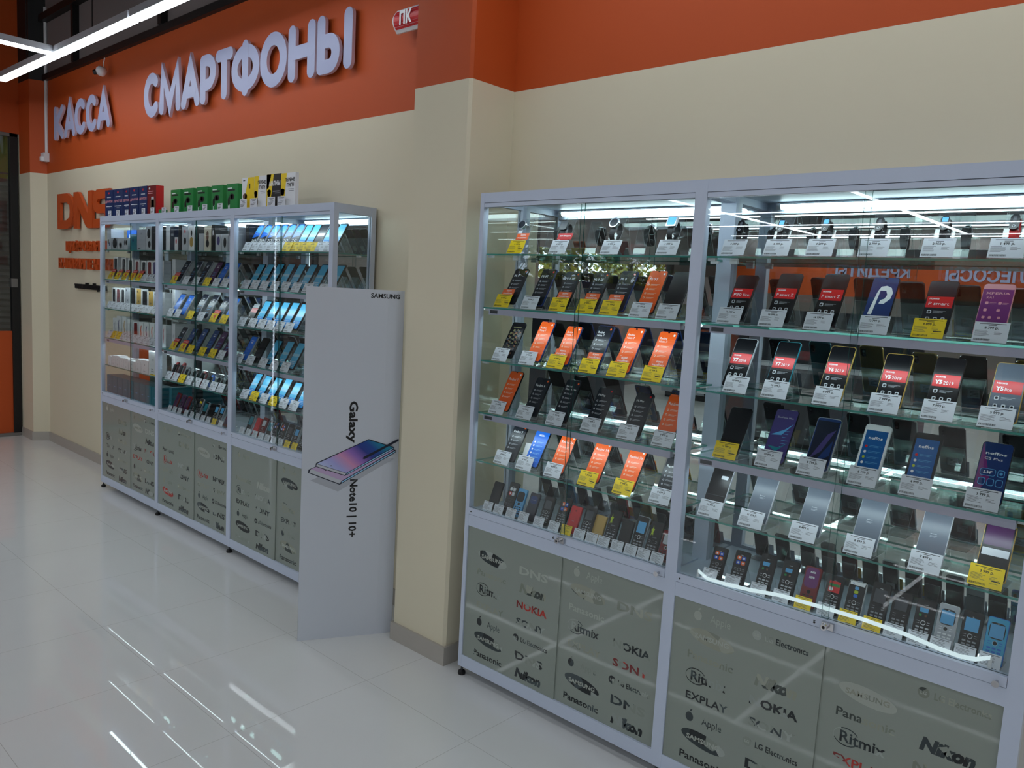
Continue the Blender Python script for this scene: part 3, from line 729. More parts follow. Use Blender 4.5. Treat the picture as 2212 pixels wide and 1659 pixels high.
def keypad(scr='dgrey', tiles=None, ring='white', kc='grey', txt=None, body_screen=(0.54, 0.90)):
    a, b = body_screen
    o = [('q', 0.10, a, 0.90, b, 'ink', 1), ('r', 0.15, a + 0.025, 0.85, b - 0.04, scr, 2)]
    if tiles:
        for k, c in enumerate(tiles):
            x = 0.17 + 0.34 * (k % 2); z = b - 0.16 - 0.145 * (k // 2); o += [('q', x, z, x + 0.31, z + 0.115, c, 3), ('q', x + 0.09, z + 0.03, x + 0.22, z + 0.085, 'white', 4)]
    if txt: o.append(('t', txt, 0.5, b - 0.022, 0.020, 'white', 'c', 0.02))
    o += [('o', 0.5, 0.455, 0.135, ring), ('o', 0.5, 0.455, 0.105, 'ink', 3), ('r', 0.14, 0.475, 0.30, 0.487, kc), ('r', 0.70, 0.475, 0.86, 0.487, kc), ('r', 0.14, 0.425, 0.30, 0.437, kc), ('r', 0.70, 0.425, 0.86, 0.437, kc)]
    return o + keys(0.08, 0.38, kc)


TILE = ('orange', 'bluetile', 'bluetile', 'orange')
# name: (front colour, printed shapes, back colour, rim colour, look)
DZ = {
    'mi9': ('slate', mi('Mi 9'), 'ink', 'ink', 'black smartphone with white title'), 'mi9t': ('slate', mi('Mi 9T', logo='red'), 'dblue', 'dblue', 'black smartphone with blue back'),
    'mi9se': ('slate', mi('Mi 9 SE'), 'ink', 'ink', 'black smartphone with white title'), 'mi8': ('slate', mi('Mi 8'), 'dblue', 'dblue', 'black smartphone with blue back'),
    'mi9to': ('orange', mi('Mi 9T', 'orange', 'cream', 'white'), 'ink', 'ink', 'orange-screened smartphone with white title'), 'plain': ('ink', [('q', 0.44, 0.965, 0.56, 0.985, 'black')], 'ink', 'ink', 'plain black smartphone'),
    'camo': ('ink', [('r', 0.04, 0.03, 0.96, 0.93, 'ink', 1)] + [('o', 0.1 + 0.8 * ((k * 37) % 100) / 100, 0.08 + 0.72 * ((k * 61) % 100) / 100, 0.04 + 0.05 * ((k * 13) % 10) / 10, ('khaki', 'dgrey', 'brown')[k % 3], 2 + k % 7) for k in range(46)] + [('r', 0.2, 0.85, 0.8, 0.875, 'khaki')], 'ink', 'ink', 'black smartphone with mottled screen picture'),
    'rn7o': ('orange', mi('Redmi', 'orange', 'cream', 'white', 'Note 7'), 'dblue', 'dblue', 'orange-screened smartphone with two-line title'), 'rn7k': ('slate', mi('Redmi', 'slate', 'lgrey', 'orange', 'Note 7'), 'dblue', 'dblue', 'black smartphone with two-line title'),
    'r7o': ('orange', mi('Redmi 7', 'orange', 'cream', 'white'), 'ink', 'ink', 'orange-screened smartphone'), 'r7k': ('slate', mi('Redmi 7'), 'ink', 'ink', 'black smartphone with white title'), 'r7ao': ('orange', mi('Redmi 7A', 'orange', 'cream', 'white', notch=False) + [('q', 0.2, 0.955, 0.27, 0.975, 'black'), ('q', 0.4, 0.958, 0.6, 0.972, 'black'), ('q', 0.7, 0.955, 0.77, 0.975, 'black')], 'ink', 'ink', 'orange-screened smartphone'),
    'r6k': ('slate', mi('Redmi 6'), 'ink', 'ink', 'black smartphone with white title'), 'n6p': ('slate', mi('Redmi', t2='Note 6 Pro'), 'ink', 'ink', 'black smartphone with two-line title'), 'play': ('slate', mi('Mi Play', logo='red'), 'blue', 'ink', 'black smartphone with short title'),
    'meizu': ('blue', [('t', 'MEIZU', 0.5, 0.83, 0.045, 'white', 'c', 0.03)] + [x for k in range(6) for x in [('q', 0.14, 0.62 - 0.1 * k, 0.24, 0.665 - 0.1 * k, 'white')] + lines(0.32, 0.65 - 0.1 * k, 2, 0.5, 'pblue')], 'black', 'ink', 'bright blue smartphone'),
    'p30l': ('ink', redband('HUAWEI', 'P30 lite', ''), 'ink', 'ink', 'black smartphone with red band'), 'psz': ('ink', redband('HUAWEI', 'P smart Z', ''), 'black', 'ink', 'black smartphone with red band'), 'ps': ('slate', redband('HUAWEI', 'P smart', ''), 'khaki', 'ink', 'black smartphone with red band'),
    'psm': ('dblue', [('r', 0.03, 0.03, 0.97, 0.97, 'dblue', 1), ('p', [(0.14, 0.26), (0.30, 0.26), (0.40, 0.74), (0.62, 0.74), (0.70, 0.66), (0.64, 0.58), (0.50, 0.55), (0.46, 0.48), (0.66, 0.48), (0.86, 0.58), (0.90, 0.70), (0.80, 0.80), (0.60, 0.84), (0.40, 0.82), (0.30, 0.72)], 'white'), ('t', 'smart', 0.34, 0.13, 0.045, 'white', 'l', 0.04), ('q', 0.44, 0.972, 0.56, 0.995, 'black', 3)], 'slate', 'ink', 'dark blue smartphone with large white letter'),
    'xperia': ('pink', [('r', 0.0, 0.0, 1.0, 0.90, 'purple', 1), ('t', 'XPERIA', 0.5, 0.82, 0.045, 'pink', 'c', 0.02, 0.8), ('t', 'XA1', 0.26, 0.735, 0.045, 'pink', 'c')] + [('q', x, z, x + 0.11, z + 0.055, 'pink') for x in (0.15, 0.58) for z in (0.60, 0.46)] + [('q', x, 0.32, x + 0.1, 0.37, 'pink') for x in (0.15, 0.36, 0.66)] + lines(0.3, 0.63, 2, 0.22, 'pink') + lines(0.72, 0.63, 2, 0.2, 'pink'), 'brown', 'pink', 'pink and purple smartphone'),
    'y7': ('ink', redband('HUAWEI', 'Y7'), 'ink', 'silver', 'black smartphone with red band'), 'y6': ('ink', redband('HUAWEI', 'Y6'), 'gold', 'gold', 'gold-edged smartphone with red band'), 'y5': ('ink', redband('HUAWEI', 'Y5'), 'gold', 'gold', 'gold-edged smartphone with red band'), 'y5k': ('ink', redband('HUAWEI', 'Y5'), 'ink', 'ink', 'black-edged smartphone with red band'), 'y5l': ('film', redband('HUAWEI', 'Y5', 'lite'), 'gold', 'gold', 'grey-topped smartphone with red band'), 'y7b': ('ink', redband('HUAWEI', 'Y7'), 'teal', 'teal', 'blue-backed smartphone with red band'),
    'zen': ('violet', [('r', 0.03, 0.03, 0.97, 0.97, 'violet', 1), ('t', 'ZenFone Max', 0.5, 0.85, 0.030, 'lgrey', 'c', 0.0, 0.75), ('p', [(0.05, 0.5), (0.6, 0.62), (0.95, 0.75), (0.55, 0.52)], 'lblue'), ('p', [(0.05, 0.3), (0.6, 0.28), (0.95, 0.4), (0.5, 0.2)], 'teal')] + lines(0.6, 0.6, 6, 0.3, 'lblue', 0.06), 'ink', 'ink', 'violet-screened smartphone'),
    'zen2': ('dblue', [('r', 0.04, 0.05, 0.96, 0.95, 'navy', 1), ('p', [(0.1, 0.2), (0.6, 0.7), (0.9, 0.8), (0.5, 0.35)], 'violet'), ('p', [(0.3, 0.1), (0.9, 0.6), (0.9, 0.3)], 'dblue')], 'slate', 'silver', 'dark blue-screened smartphone'),
    'nefw': ('white', neffos(), 'silver', 'white', 'white-framed smartphone with blue screen'), 'nefk': ('ink', neffos(), 'ink', 'ink', 'black-framed smartphone with blue screen'),
    'c5': ('dblue', [('p', [(0.02, 0.02), (0.45, 0.4), (0.02, 0.98)], 'purple', 1), ('t', 'neffos', 0.5, 0.82, 0.05, 'white', 'c', 0.02, 0.7), ('t', 'C5 Plus', 0.45, 0.73, 0.042, 'white', 'c', 0.0, 0.6), ('q', 0.10, 0.44, 0.62, 0.56, 'lblue'), ('q', 0.115, 0.447, 0.605, 0.553, 'dblue', 3), ('t', '5.34"', 0.36, 0.50, 0.05, 'white', 'c', 0.03), ('q', 0.68, 0.44, 0.92, 0.56, 'lblue'), ('q', 0.70, 0.45, 0.90, 0.55, 'dblue', 3), ('o', 0.80, 0.50, 0.055, 'lblue', 4)] + [('q', x, 0.28, x + 0.24, 0.40, 'lblue') for x in (0.10, 0.39, 0.68)] + [('q', x, 0.29, x + 0.20, 0.39, 'dblue', 3) for x in (0.12, 0.41, 0.70)], 'dgrey', 'ink', 'purple and blue smartphone'),
    'view': ('film', [('r', 0.0, 0.0, 1.0, 1.0, 'film', 1), ('r', 0.10, 0.925, 0.24, 0.985, 'blue'), ('t', 'Blackview', 0.48, 0.55, 0.018, 'lgrey', 'c')] + lines(0.36, 0.51, 2, 0.26, 'lgrey', 0.02, 0.004), 'slate', 'silver', 'smartphone under grey film'),
    'viewk': ('ink', [('q', 0.5, 0.72, 0.85, 0.80, 'lgrey'), ('r', 0.05, 0.35, 0.95, 0.36, 'dgrey')], 'ink', 'silver', 'glossy black smartphone'),
    'darkgold': ('ink', [('r', 0.05, 0.42, 0.95, 0.55, 'lgrey', 1), ('r', 0.05, 0.60, 0.95, 0.95, 'dviolet', 1)], 'gold', 'gold', 'gold-edged dark smartphone'),
    'h20': ('ink', [('p', [(0.03, 0.42), (0.97, 0.52), (0.97, 0.90), (0.8, 0.98), (0.2, 0.98), (0.03, 0.90)], 'blue', 1), ('p', [(0.03, 0.70), (0.97, 0.62), (0.97, 0.90), (0.5, 0.97), (0.03, 0.86)], 'lblue', 2), ('t', '20', 0.54, 0.31, 0.12, 'white', 'c', 0.0, 0.74)], 'ink', 'silver', 'blue and black smartphone with white numeral'),
    'sb': ('ink', samblue(), 'dviolet', 'ink', 'light blue-screened smartphone'), 'sbt': ('ink', samblue('lagoon', 'mist', 'lagoon'), 'slate', 'ink', 'sky blue-screened smartphone'), 'sbw': ('ink', [('r', 0.05, 0.5, 0.95, 0.62, 'white'), ('r', 0.05, 0.66, 0.95, 0.97, 'slate')], 'ink', 'silver', 'dark smartphone with white band'),
    'a30': ('ink', aseries('A30'), 'navy', 'ink', 'navy-screened smartphone'), 'a50': ('ink', aseries('A50', 'navy'), 'ink', 'silver', 'dark navy-screened smartphone'), 'a20': ('ink', aseries('A20', 'blue'), 'navy', 'silver', 'blue-screened smartphone'), 'a10': ('ink', aseries('A10', 'dviolet'), 'dred', 'ink', 'dark red-tinted smartphone'),
    'red3': ('black', [('r', 0.05, 0.55, 0.95, 0.78, 'red'), ('r', 0.05, 0.80, 0.95, 0.97, 'lgrey')] + [('q', x, 0.2, x + 0.14, 0.26, 'white') for x in (0.15, 0.42, 0.69)] + [('q', 0.15, 0.36, 0.3, 0.42, 'white')], 'ink', 'ink', 'black smartphone with red band'),
    # push-button phones
    'kslab': ('ink', [('r', 0.06, 0.3, 0.94, 0.305, 'dgrey'), ('r', 0.10, 0.06, 0.90, 0.92, 'black', 1)], 'ink', 'ink', 'small dark touchscreen phone'), 'krug': ('black', keypad('ink', ('lgrey', 'lgrey', 'red', 'lgrey'), 'dgrey', 'dgrey', 'Nomi'), 'ink', 'black', 'rugged black push-button phone'),
    'kblue': ('lblue', keypad('black', None, 'ink', 'ink'), 'lblue', 'lblue', 'light blue push-button phone with dark screen'), 'knavy': ('navy', [('q', 0.12, 0.62, 0.88, 0.9, 'dblue', 1), ('r', 0.25, 0.74, 0.7, 0.755, 'grey')], 'slate', 'navy', 'dark navy closed phone'),
    'kblack': ('ink', keypad('dgrey'), 'ink', 'ink', 'black push-button phone'), 'ktile': ('ink', keypad('black', TILE, 'grey', 'grey', 'TeXet'), 'ink', 'ink', 'black push-button phone with coloured tiles'), 'kred': ('red', [('o', 0.52, 0.84, 0.07, 'dred'), ('t', 'NOKIA', 0.5, 0.45, 0.022, 'lgrey', 'c')], 'dred', 'red', 'red phone showing its back'),
    'kgold': ('gold', [('q', 0.12, 0.1, 0.88, 0.9, 'gold', 1), ('r', 0.2, 0.3, 0.8, 0.305, 'cream')], 'gold', 'gold', 'gold folding phone'), 'kstar': ('ink', keypad('black', None, 'dgrey', 'grey') + [('p', [(0.12, 0.78), (0.22, 0.80), (0.25, 0.9), (0.32, 0.80), (0.42, 0.80), (0.34, 0.72), (0.38, 0.62), (0.27, 0.67), (0.17, 0.60), (0.19, 0.71)], 'lime', 4), ('t', 'anriter', 0.56, 0.58, 0.035, 'grey', 'c')], 'ink', 'ink', 'black push-button phone with yellow-green star'),
    'kblue2': ('ink', keypad('lblue', None, 'white', 'grey'), 'ink', 'silver', 'black push-button phone with bright blue screen'), 'kredb': ('dred', keypad('lgrey', None, 'white', 'black'), 'dred', 'dred', 'red and black push-button phone'), 'kbat': ('ink', keypad('black', None, 'white', 'lgrey', 'Lexand') + [('r', 0.2, 0.70, 0.66, 0.80, 'lblue', 4), ('r', 0.2, 0.60, 0.34, 0.65, 'green', 4), ('r', 0.5, 0.60, 0.62, 0.65, 'brown', 4)], 'ink', 'ink', 'black push-button phone with blue battery picture'),
    'kinoi': ('dred', [('q', 0.06, 0.48, 0.94, 0.98, 'purple', 1), ('t', 'INOI', 0.5, 0.87, 0.05, 'white', 'c', 0.05), ('t', '107B', 0.5, 0.74, 0.06, 'white', 'c', 0.05), ('o', 0.5, 0.38, 0.12, 'ink')] + keys(0.05, 0.32, 'ink'), 'dred', 'dred', 'red push-button phone with purple front sticker'), 'kred2': ('ink', keypad('red', None, 'white', 'grey', 'maxvi') + [('r', 0.18, 0.72, 0.82, 0.79, 'green', 4), ('q', 0.2, 0.6, 0.45, 0.69, 'white', 4)], 'ink', 'ink', 'black push-button phone with red screen'),
    'kfly': ('ink', keypad('black', None, 'white', 'grey') + [('r', 0.05, 0.90, 0.95, 0.99, 'white', 3), ('t', 'Fly', 0.25, 0.94, 0.035, 'blue', 'c', 0.03), ('q', 0.38, 0.79, 0.62, 0.87, 'lblue', 4), ('q', 0.38, 0.69, 0.62, 0.77, 'lime', 4), ('q', 0.38, 0.59, 0.62, 0.67, 'blue', 4)], 'ink', 'white', 'black push-button phone with white top edge'),
    'kwhite': ('silver', keypad('lblue', None, 'lgrey', 'white', 'BQ'), 'white', 'white', 'white push-button phone with blue picture'), 'kbq': ('ink', keypad('lblue', None, 'lgrey', 'grey', 'BQ'), 'ink', 'ink', 'black push-button phone with blue picture'), 'kcyan': ('cyan', keypad('lblue', None, 'pblue', 'blue', 'BQ'), 'cyan', 'blue', 'blue push-button phone with dark screen'), 'ksoft': ('ink', keypad('dgrey', None, 'ink', 'grey', 'Prestigio'), 'ink', 'slate', 'wide black push-button phone'),
    'kviolet': ('dviolet', keypad('dviolet', None, 'dgrey', 'grey'), 'dviolet', 'dviolet', 'dark violet phone'), 'kbrown': ('dred', [('q', 0.1, 0.1, 0.9, 0.92, 'dviolet', 1)], 'dred', 'dred', 'dark brown-red phone'), 'kyel': ('ink', keypad('dgrey', None, 'grey', 'grey') + [('r', 0.2, 0.76, 0.8, 0.86, 'yellow', 4)], 'ink', 'silver', 'black push-button phone with yellow label'), 'kgreen': ('ink', [('r', 0.1, 0.45, 0.9, 0.92, 'teal', 1), ('r', 0.1, 0.05, 0.9, 0.4, 'black', 1)], 'ink', 'silver', 'dark phone with greenish screen'),
}
DEV = {}


def device_meshes(d, w, L, t):
    k = (d, w, L)
    if k in DEV: return DEV[k]
    fr, ops, bk, rim, look = DZ[d]
    r = w * 0.12; b = MB()
    n = len(rrect(0, 1, 0, 1, .1)); loops = []
    for ins, y in ((0.0012, 0.0002), (0.0, 0.0016), (0.0, t - 0.002), (0.0018, t)):
        loops.append([(p, y, q) for p, q in rrect(-w / 2 + ins, w / 2 - ins, ins, L - ins, r)])
    k0 = 0; vs = [p for l in loops for p in l]; fs = []; 
    for a in range(3): fs += [(a * n + i, (a + 1) * n + i, (a + 1) * n + (i + 1) % n, a * n + (i + 1) % n) for i in range(n)]
    b.raw(vs, fs, G(rim)); b.face([loops[0][i] for i in range(n)], G(rim)); b.face([loops[3][i] for i in reversed(range(n))], G(bk))
    if L < 0.13: b.box(-w * 0.3, w * 0.3, t, t + 0.0005, L * 0.1, L * 0.3, G(rim))
    front = ops_mesh(fr, ops, w * 0.955, L * 0.975)
    camera = MB(); camera.prism(rrect(-w * 0.40, -w * 0.22, L * 0.78, L * 0.94, w * 0.06, 4), t, t + 0.0012, G('black')); camera.prism(disc(-w * 0.31, L * 0.90, w * 0.05), t + 0.0012, t + 0.0018, G('slate'))
    camera.prism(disc(-w * 0.31, L * 0.83, w * 0.05), t + 0.0012, t + 0.0018, G('slate'))
    st = MB(); st.face([(w * 0.22, t + 0.0007, L * 0.16), (-w * 0.22, t + 0.0007, L * 0.16), (-w * 0.22, t + 0.0007, L * 0.34), (w * 0.22, t + 0.0007, L * 0.34)], C('lgrey'))
    for q in range(4): st.face([(w * 0.18, t + 0.0009, L * (0.20 + 0.03 * q)), (-w * 0.12, t + 0.0009, L * (0.20 + 0.03 * q)), (-w * 0.12, t + 0.0009, L * (0.208 + 0.03 * q)), (w * 0.18, t + 0.0009, L * (0.208 + 0.03 * q))], C('dgrey'))
    DEV[k] = (b.mesh('body'), front.mesh('front_face'), camera.mesh('rear_camera'), st.mesh('rating_sticker'))
    return DEV[k]


def copy_dev(d, w, L, t, o):
    a, f, c, st = device_meshes(d, w, L, t)
    if L > 0.13: link('rating_sticker', st, o)
    link('body', a, o); s = link('front_face', f, o); s.location = (0, -0.0001, L * 0.0125); link('rear_camera', c, o)


PRICES = {}


def card_mesh(kind, price, w, h, fold=False):
    """price ticket: card with small print, price and bar code"""
    k = (kind, price, w)
    if k in PRICES: return PRICES[k]
    mb = MB(); base = C('yellow') if kind == 'y' else C('card'); ink = C('ink'); g = C('dgrey')
    mb.box(-w / 2, w / 2, 0, 0.0006, 0, h, base); y = -0.00012
    rng = random.Random(price + str(w))
    def ln(x0, x1, z, t, m): mb.face([(x0, y, z), (x1, y, z), (x1, y, z + t), (x0, y, z + t)], m)
    ln(-w * 0.36, w * 0.40, h * 0.90, h * 0.030, ink); ln(-w * 0.10, w * 0.14, h * 0.83, h * 0.026, ink)
    if w > 0.07:
        put_text(mb, price + ' р.', 0.0, h * 0.70, y, ink, None, w * 0.40, bold=0.03)
        for i in range(6): ln(-w * 0.45, -w * 0.45 + w * rng.uniform(0.30, 0.44), h * (0.565 - 0.052 * i), h * 0.016, g)
        for i in range(3): ln(w * 0.10, w * 0.10 + w * rng.uniform(0.14, 0.32), h * (0.52 - 0.06 * i), h * 0.016, g)
        if kind == 'y': ln(w * 0.16, w * 0.42, h * 0.33, h * 0.05, ink); ln(w * 0.12, w * 0.36, h * 0.23, h * 0.014, g)
        x = -w * 0.45
        while x < w * 0.02:
            b = rng.choice((0.0006, 0.0009, 0.0014)); ln(x, x + b, h * 0.07, h * 0.10, ink); x += b + rng.choice((0.0006, 0.0009))
    else:
        for i in range(7): ln(-w * 0.42, -w * 0.42 + w * rng.uniform(0.4, 0.75), h * (0.72 - 0.075 * i), h * 0.022, g)
        put_text(mb, price + ' р.', w * 0.18, h * 0.10, y, ink, None, w * 0.46, bold=0.03)
    PRICES[k] = mb.mesh('price_tag')
    return PRICES[k]


def easel_mesh(w, big=True):
    mb = MB()
    def plate(p, q, t, x0, x1):
        p, q = Vector(p), Vector(q); d = (q - p).normalized(); nn = Vector((d.y, -d.x)) * t
        pts = [p, q, q + nn, p + nn]
        k = len(mb.v); mb.v += [(x, a.x, a.y) for x in (x0, x1) for a in pts]
        for f, m in (((0, 1, 2, 3), M_ACRE), ((7, 6, 5, 4), M_ACRE), ((0, 4, 5, 1), M_ACR), ((2, 6, 7, 3), M_ACR), ((1, 5, 6, 2), M_ACRE), ((3, 7, 4, 0), M_ACRE)):
            mb.f.append(tuple(k + i for i in f)); mb.mi.append(mb.slot(m))
    h = w / 2
    if big:
        plate((-0.0205, 0.002), (0.0345, 0.098), 0.0018, -h, h); plate((0.0345, 0.098), (0.088, 0.0005), -0.0018, -h, h)
        plate((-0.0275, 0.0095), (-0.0165, 0.0095), 0.0016, -h, h); plate((-0.0465, 0.0005), (0.088, 0.0005), -0.0016, -h, h)
    else:
        plate((-0.0075, 0.002), (0.0195, 0.068), 0.0015, -h, h); plate((0.0195, 0.068), (0.055, 0.0005), -0.0015, -h, h)
        plate((-0.0185, 0.0055), (-0.0065, 0.0055), 0.0014, -h, h); plate((-0.046, 0.0005), (0.055, 0.0005), -0.0014, -h, h)
    return mb


EASEL = {True: easel_mesh(0.070).mesh('easel'), False: easel_mesh(0.046, False).mesh('easel')}
BON = MB(); BON.box(-0.031, 0.031, 0, 0.0006, 0, 0.028, C('orange')); put_text(BON, 'БОНУС', 0.002, 0.0205, -0.00012, C('white'), 0.0062, bold=0.03); put_text(BON, 'РАССРОЧКА', 0, 0.008, -0.00012, C('white'), 0.0062, 0.047, bold=0.03); BON.box(-0.004, 0.004, -0.0001, 0, 0.0142, 0.0149, C('white')); BON = BON.mesh('promo_card')
HIT = MB(); HIT.box(-0.034, 0.034, 0, 0.0006, 0, 0.026, C('red')); put_text(HIT, 'ХИТ ПРОДАЖ', 0, 0.0145, -0.00012, C('white'), 0.0068, 0.054, bold=0.04); HIT.face([(-0.02, 0.0003, 0), (0.02, 0.0003, 0), (0.006, 0.0003, -0.022), (0.000, 0.0003, -0.040)][::-1], C('red')); HIT = HIT.mesh('promo_card')
TAGLOOK = {'w': 'white-tagged clear stand', 'y': 'yellow-tagged clear stand', 'yb': 'clear stand with orange card', 'yh': 'clear stand with red card', 'wh': 'clear stand with red card'}


def stand(cab, sh, x, kind, price, tagx=None, big=True, easel=True):
    o = empty('display_stand', (x, -0.2, SH[sh]), '%s, %s' % (TAGLOOK[kind], where('s', cab, sh)), 'display stand', 'price-tagged stands on %s of %s' % (SHN[sh], CABS[cab]))
    if easel: link('easel', EASEL[big], o)
    dx = 0 if tagx is None else tagx - x
    w, h = (0.079, 0.0565) if big else (0.050, 0.043)
    t = link('price_tag', card_mesh(kind[0], price, w, h), o); t.location = (dx, -0.0385 if big else -0.0445, 0.0035); t.rotation_euler = (math.radians(-26 if big else -20), 0, 0)
    if len(kind) > 1:
        t = link('promo_card', BON if kind[1] == 'b' else HIT, o); t.location = (dx + 0.010, -0.0145 if sh else -0.010, 0.052 if sh else 0.058); t.rotation_euler = (math.radians(-30 if sh else -26), 0, 0)
    return o


def phone(cab, sh, x, h, d, kind=None, price=None, tagx=None, w=0.0725):
    y = -0.14; L = (h - 0.0185) / 0.866
    o = empty('smartphone', (x, y - 0.5 * L, SH[sh] + 0.0105 + (h - 0.0185) * 0 + 0.0), '%s, %s' % (DZ[d][4], where('p', cab, sh)), 'smartphone', 'smartphones on %s of %s' % (SHN[sh], CABS[cab]), rx=math.radians(-30))
    o.location.z = SH[sh] + h - 0.866 * L
    o.location.y = y - 0.5 * L
    o.scale = (1, 1, L / 0.16)
    copy_dev(d, w, 0.16, 0.0085, o)
    if kind:
        s = stand(cab, sh, x, kind, price, tagx)
        dy = (o.location.y + 0.222)
        s.location.y = -0.2 + min(max(dy, -0.003), 0.006)
    return o


def button_phone(cab, x, h, d, kind=None, price=None, tagx=None, w=0.049):
    L = (h - 0.008) / 0.9245; sh = 5
    o = empty('mobile_phone', (x, -0.17 - 0.381 * L, SH[sh] + 0.008), '%s, %s' % (DZ[d][4], where('b', cab, sh)), 'mobile phone', 'push-button phones on %s of %s' % (SHN[sh], CABS[cab]), rx=math.radians(-22.4))
    o.scale = (1, 1, L / 0.118)
    copy_dev(d, w, 0.118, 0.011, o)
    if kind: stand(cab, sh, x, kind, price, tagx, big=False).location.y = -0.2
    return o


# --- watches on the top shelves
def strap_mesh(col, w, rx, rz, a0=-60, a1=240):
    mb = MB(); n = 30
    def ring(r1, r2): return [(r1 * math.cos(math.radians(a0 + (a1 - a0) * i / n)), r2 * math.sin(math.radians(a0 + (a1 - a0) * i / n))) for i in range(n + 1)]
    A, B_ = ring(rx, rz), ring(rx - 0.0022, rz - 0.0022); h = w / 2; m = P('strap_' + col, PAL[col], 0.55)
    for i in range(n):
        for p, q, f in ((A, A, 0), (B_, B_, 1)):
            pts = [(-h, p[i][0], p[i][1]), (h, p[i][0], p[i][1]), (h, p[i + 1][0], p[i + 1][1]), (-h, p[i + 1][0], p[i + 1][1])]
            mb.face(pts if not f else pts[::-1], m)
        for s in (-h, h): mb.face([(s, A[i][0], A[i][1]), (s, A[i + 1][0], A[i + 1][1]), (s, B_[i + 1][0], B_[i + 1][1]), (s, B_[i][0], B_[i][1])], m)
    for i in (0, n): mb.face([(-h, *A[i]), (h, *A[i]), (h, *B_[i]), (-h, *B_[i])], m)
    return mb


CUFF = MB()
for x0, x1 in ((-0.024, -0.022), (0.022, 0.024)): CUFF.box(x0, x1, -0.002, 0.03, 0.0, 0.003, M_ACRE)
def cuff_stand():
    mb = MB()
    def plate(p, q, t, x0, x1):
        p, q = Vector(p), Vector(q); d = (q - p).normalized(); nn = Vector((d.y, -d.x)) * t; pts = [p, q, q + nn, p + nn]; k = len(mb.v)
        mb.v += [(x, a.x, a.y) for x in (x0, x1) for a in pts]
        for f, m in (((0, 1, 2, 3), M_ACRE), ((7, 6, 5, 4), M_ACRE), ((0, 4, 5, 1), M_ACR), ((2, 6, 7, 3), M_ACR), ((1, 5, 6, 2), M_ACRE), ((3, 7, 4, 0), M_ACRE)):
            mb.f.append(tuple(k + i for i in f)); mb.mi.append(mb.slot(m))
    plate((0.026, 0.001), (0.098, 0.150), 0.002, -0.026, 0.026); plate((0.098, 0.150), (0.138, 0.001), -0.0018, -0.026, 0.026)
    plate((0.054, 0.083), (0.067, 0.083), 0.002, -0.009, 0.009)
    return mb.mesh('upright')
CUFFM = cuff_stand()
WM = {}


def watch(cab, x, style, kind, price, tagx, h=0.115):
    looks = dict(round_w='silver round watch with white strap', band='black fitness band with domed face', round_k='silver round watch with black strap', square='square blue-faced watch with black strap', fit='slim black fitness band', fitb='slim black fitness band with lit blue screen', red='black and red fitness band')
    o = empty('wrist_watch', (x, -0.134, SH[0] + h - 0.038), '%s, %s' % (looks[style], where('w', cab, 0)), 'watch', 'watches on top shelf of %s' % CABS[cab], rx=math.radians(-28))
    col = {'round_w': 'lgrey', 'red': 'red'}.get(style, 'ink'); wd = {'fit': 0.017, 'fitb': 0.017, 'red': 0.017}.get(style, 0.021)
    if style not in WM:
        st = strap_mesh(col, wd, 0.0215, 0.036, -80, 260).mesh('strap'); cs, dp = MB(), MB()
        if style.startswith('round'):
            cs.prism(disc(0, 0.022, 0.0205, None, 28), -0.030, -0.019, M_CHROME); dp.prism(disc(0, 0.022, 0.0165, None, 24), -0.0304, -0.030, G('slate'))
            cs.tube([(0.020, -0.0245, 0.022), (0.0235, -0.0245, 0.022)], 0.0025, M_CHROME, 8)
        elif style == 'square':
            cs.prism(rrect(-0.019, 0.019, 0.002, 0.042, 0.005), -0.030, -0.018, M_CHROME); dp.prism(rrect(-0.0145, 0.0145, 0.007, 0.037, 0.003), -0.0304, -0.030, G('lblue'))
        elif style == 'band':
            cs.prism(rrect(-0.016, 0.016, -0.004, 0.036, 0.008), -0.028, -0.018, C('slate')); dp.prism(rrect(-0.004, 0.004, 0.010, 0.026, 0.002), -0.0284, -0.028, G('dgrey'))
        else:
            cs.prism(rrect(-0.0105, 0.0105, -0.012, 0.034, 0.010), -0.0275, -0.018, G('ink'))
            if style == 'fitb': dp.prism(rrect(-0.0075, 0.0075, 0.014, 0.029, 0.002), -0.0278, -0.0275, G('lblue'))
            else: dp.prism(rrect(-0.004, 0.004, 0.008, 0.026, 0.0015), -0.0278, -0.0275, G('dgrey'))
            rg = arc(0, -0.002, 0.0038, 0.0038, 0, 360, 14)
            for a, b in zip(rg, rg[1:]): dp.face([(a[0], -0.0279, a[1]), (b[0], -0.0279, b[1]), (b[0] * 0.72, -0.0279, -0.002 + (b[1] + 0.002) * 0.72), (a[0] * 0.72, -0.0279, -0.002 + (a[1] + 0.002) * 0.72)], G('lgrey'))
        WM[style] = (st, cs.mesh('case'), dp.mesh('dial'))
    st, cs, dp = WM[style]; link('strap', st, o); link('case', cs, o); link('dial', dp, o)
    s = stand(cab, 0, x, kind, price, tagx, easel=False)
    link('upright', CUFFM, s)
    fl = MB(); fl.box(-0.0395, 0.0395, -0.040, 0.0, 0.0, 0.0015, M_ACR, side=M_ACRE, ax='z'); q = fl.build('foot_plate', s); q.location.x = (tagx - x) if tagx else 0
    return o


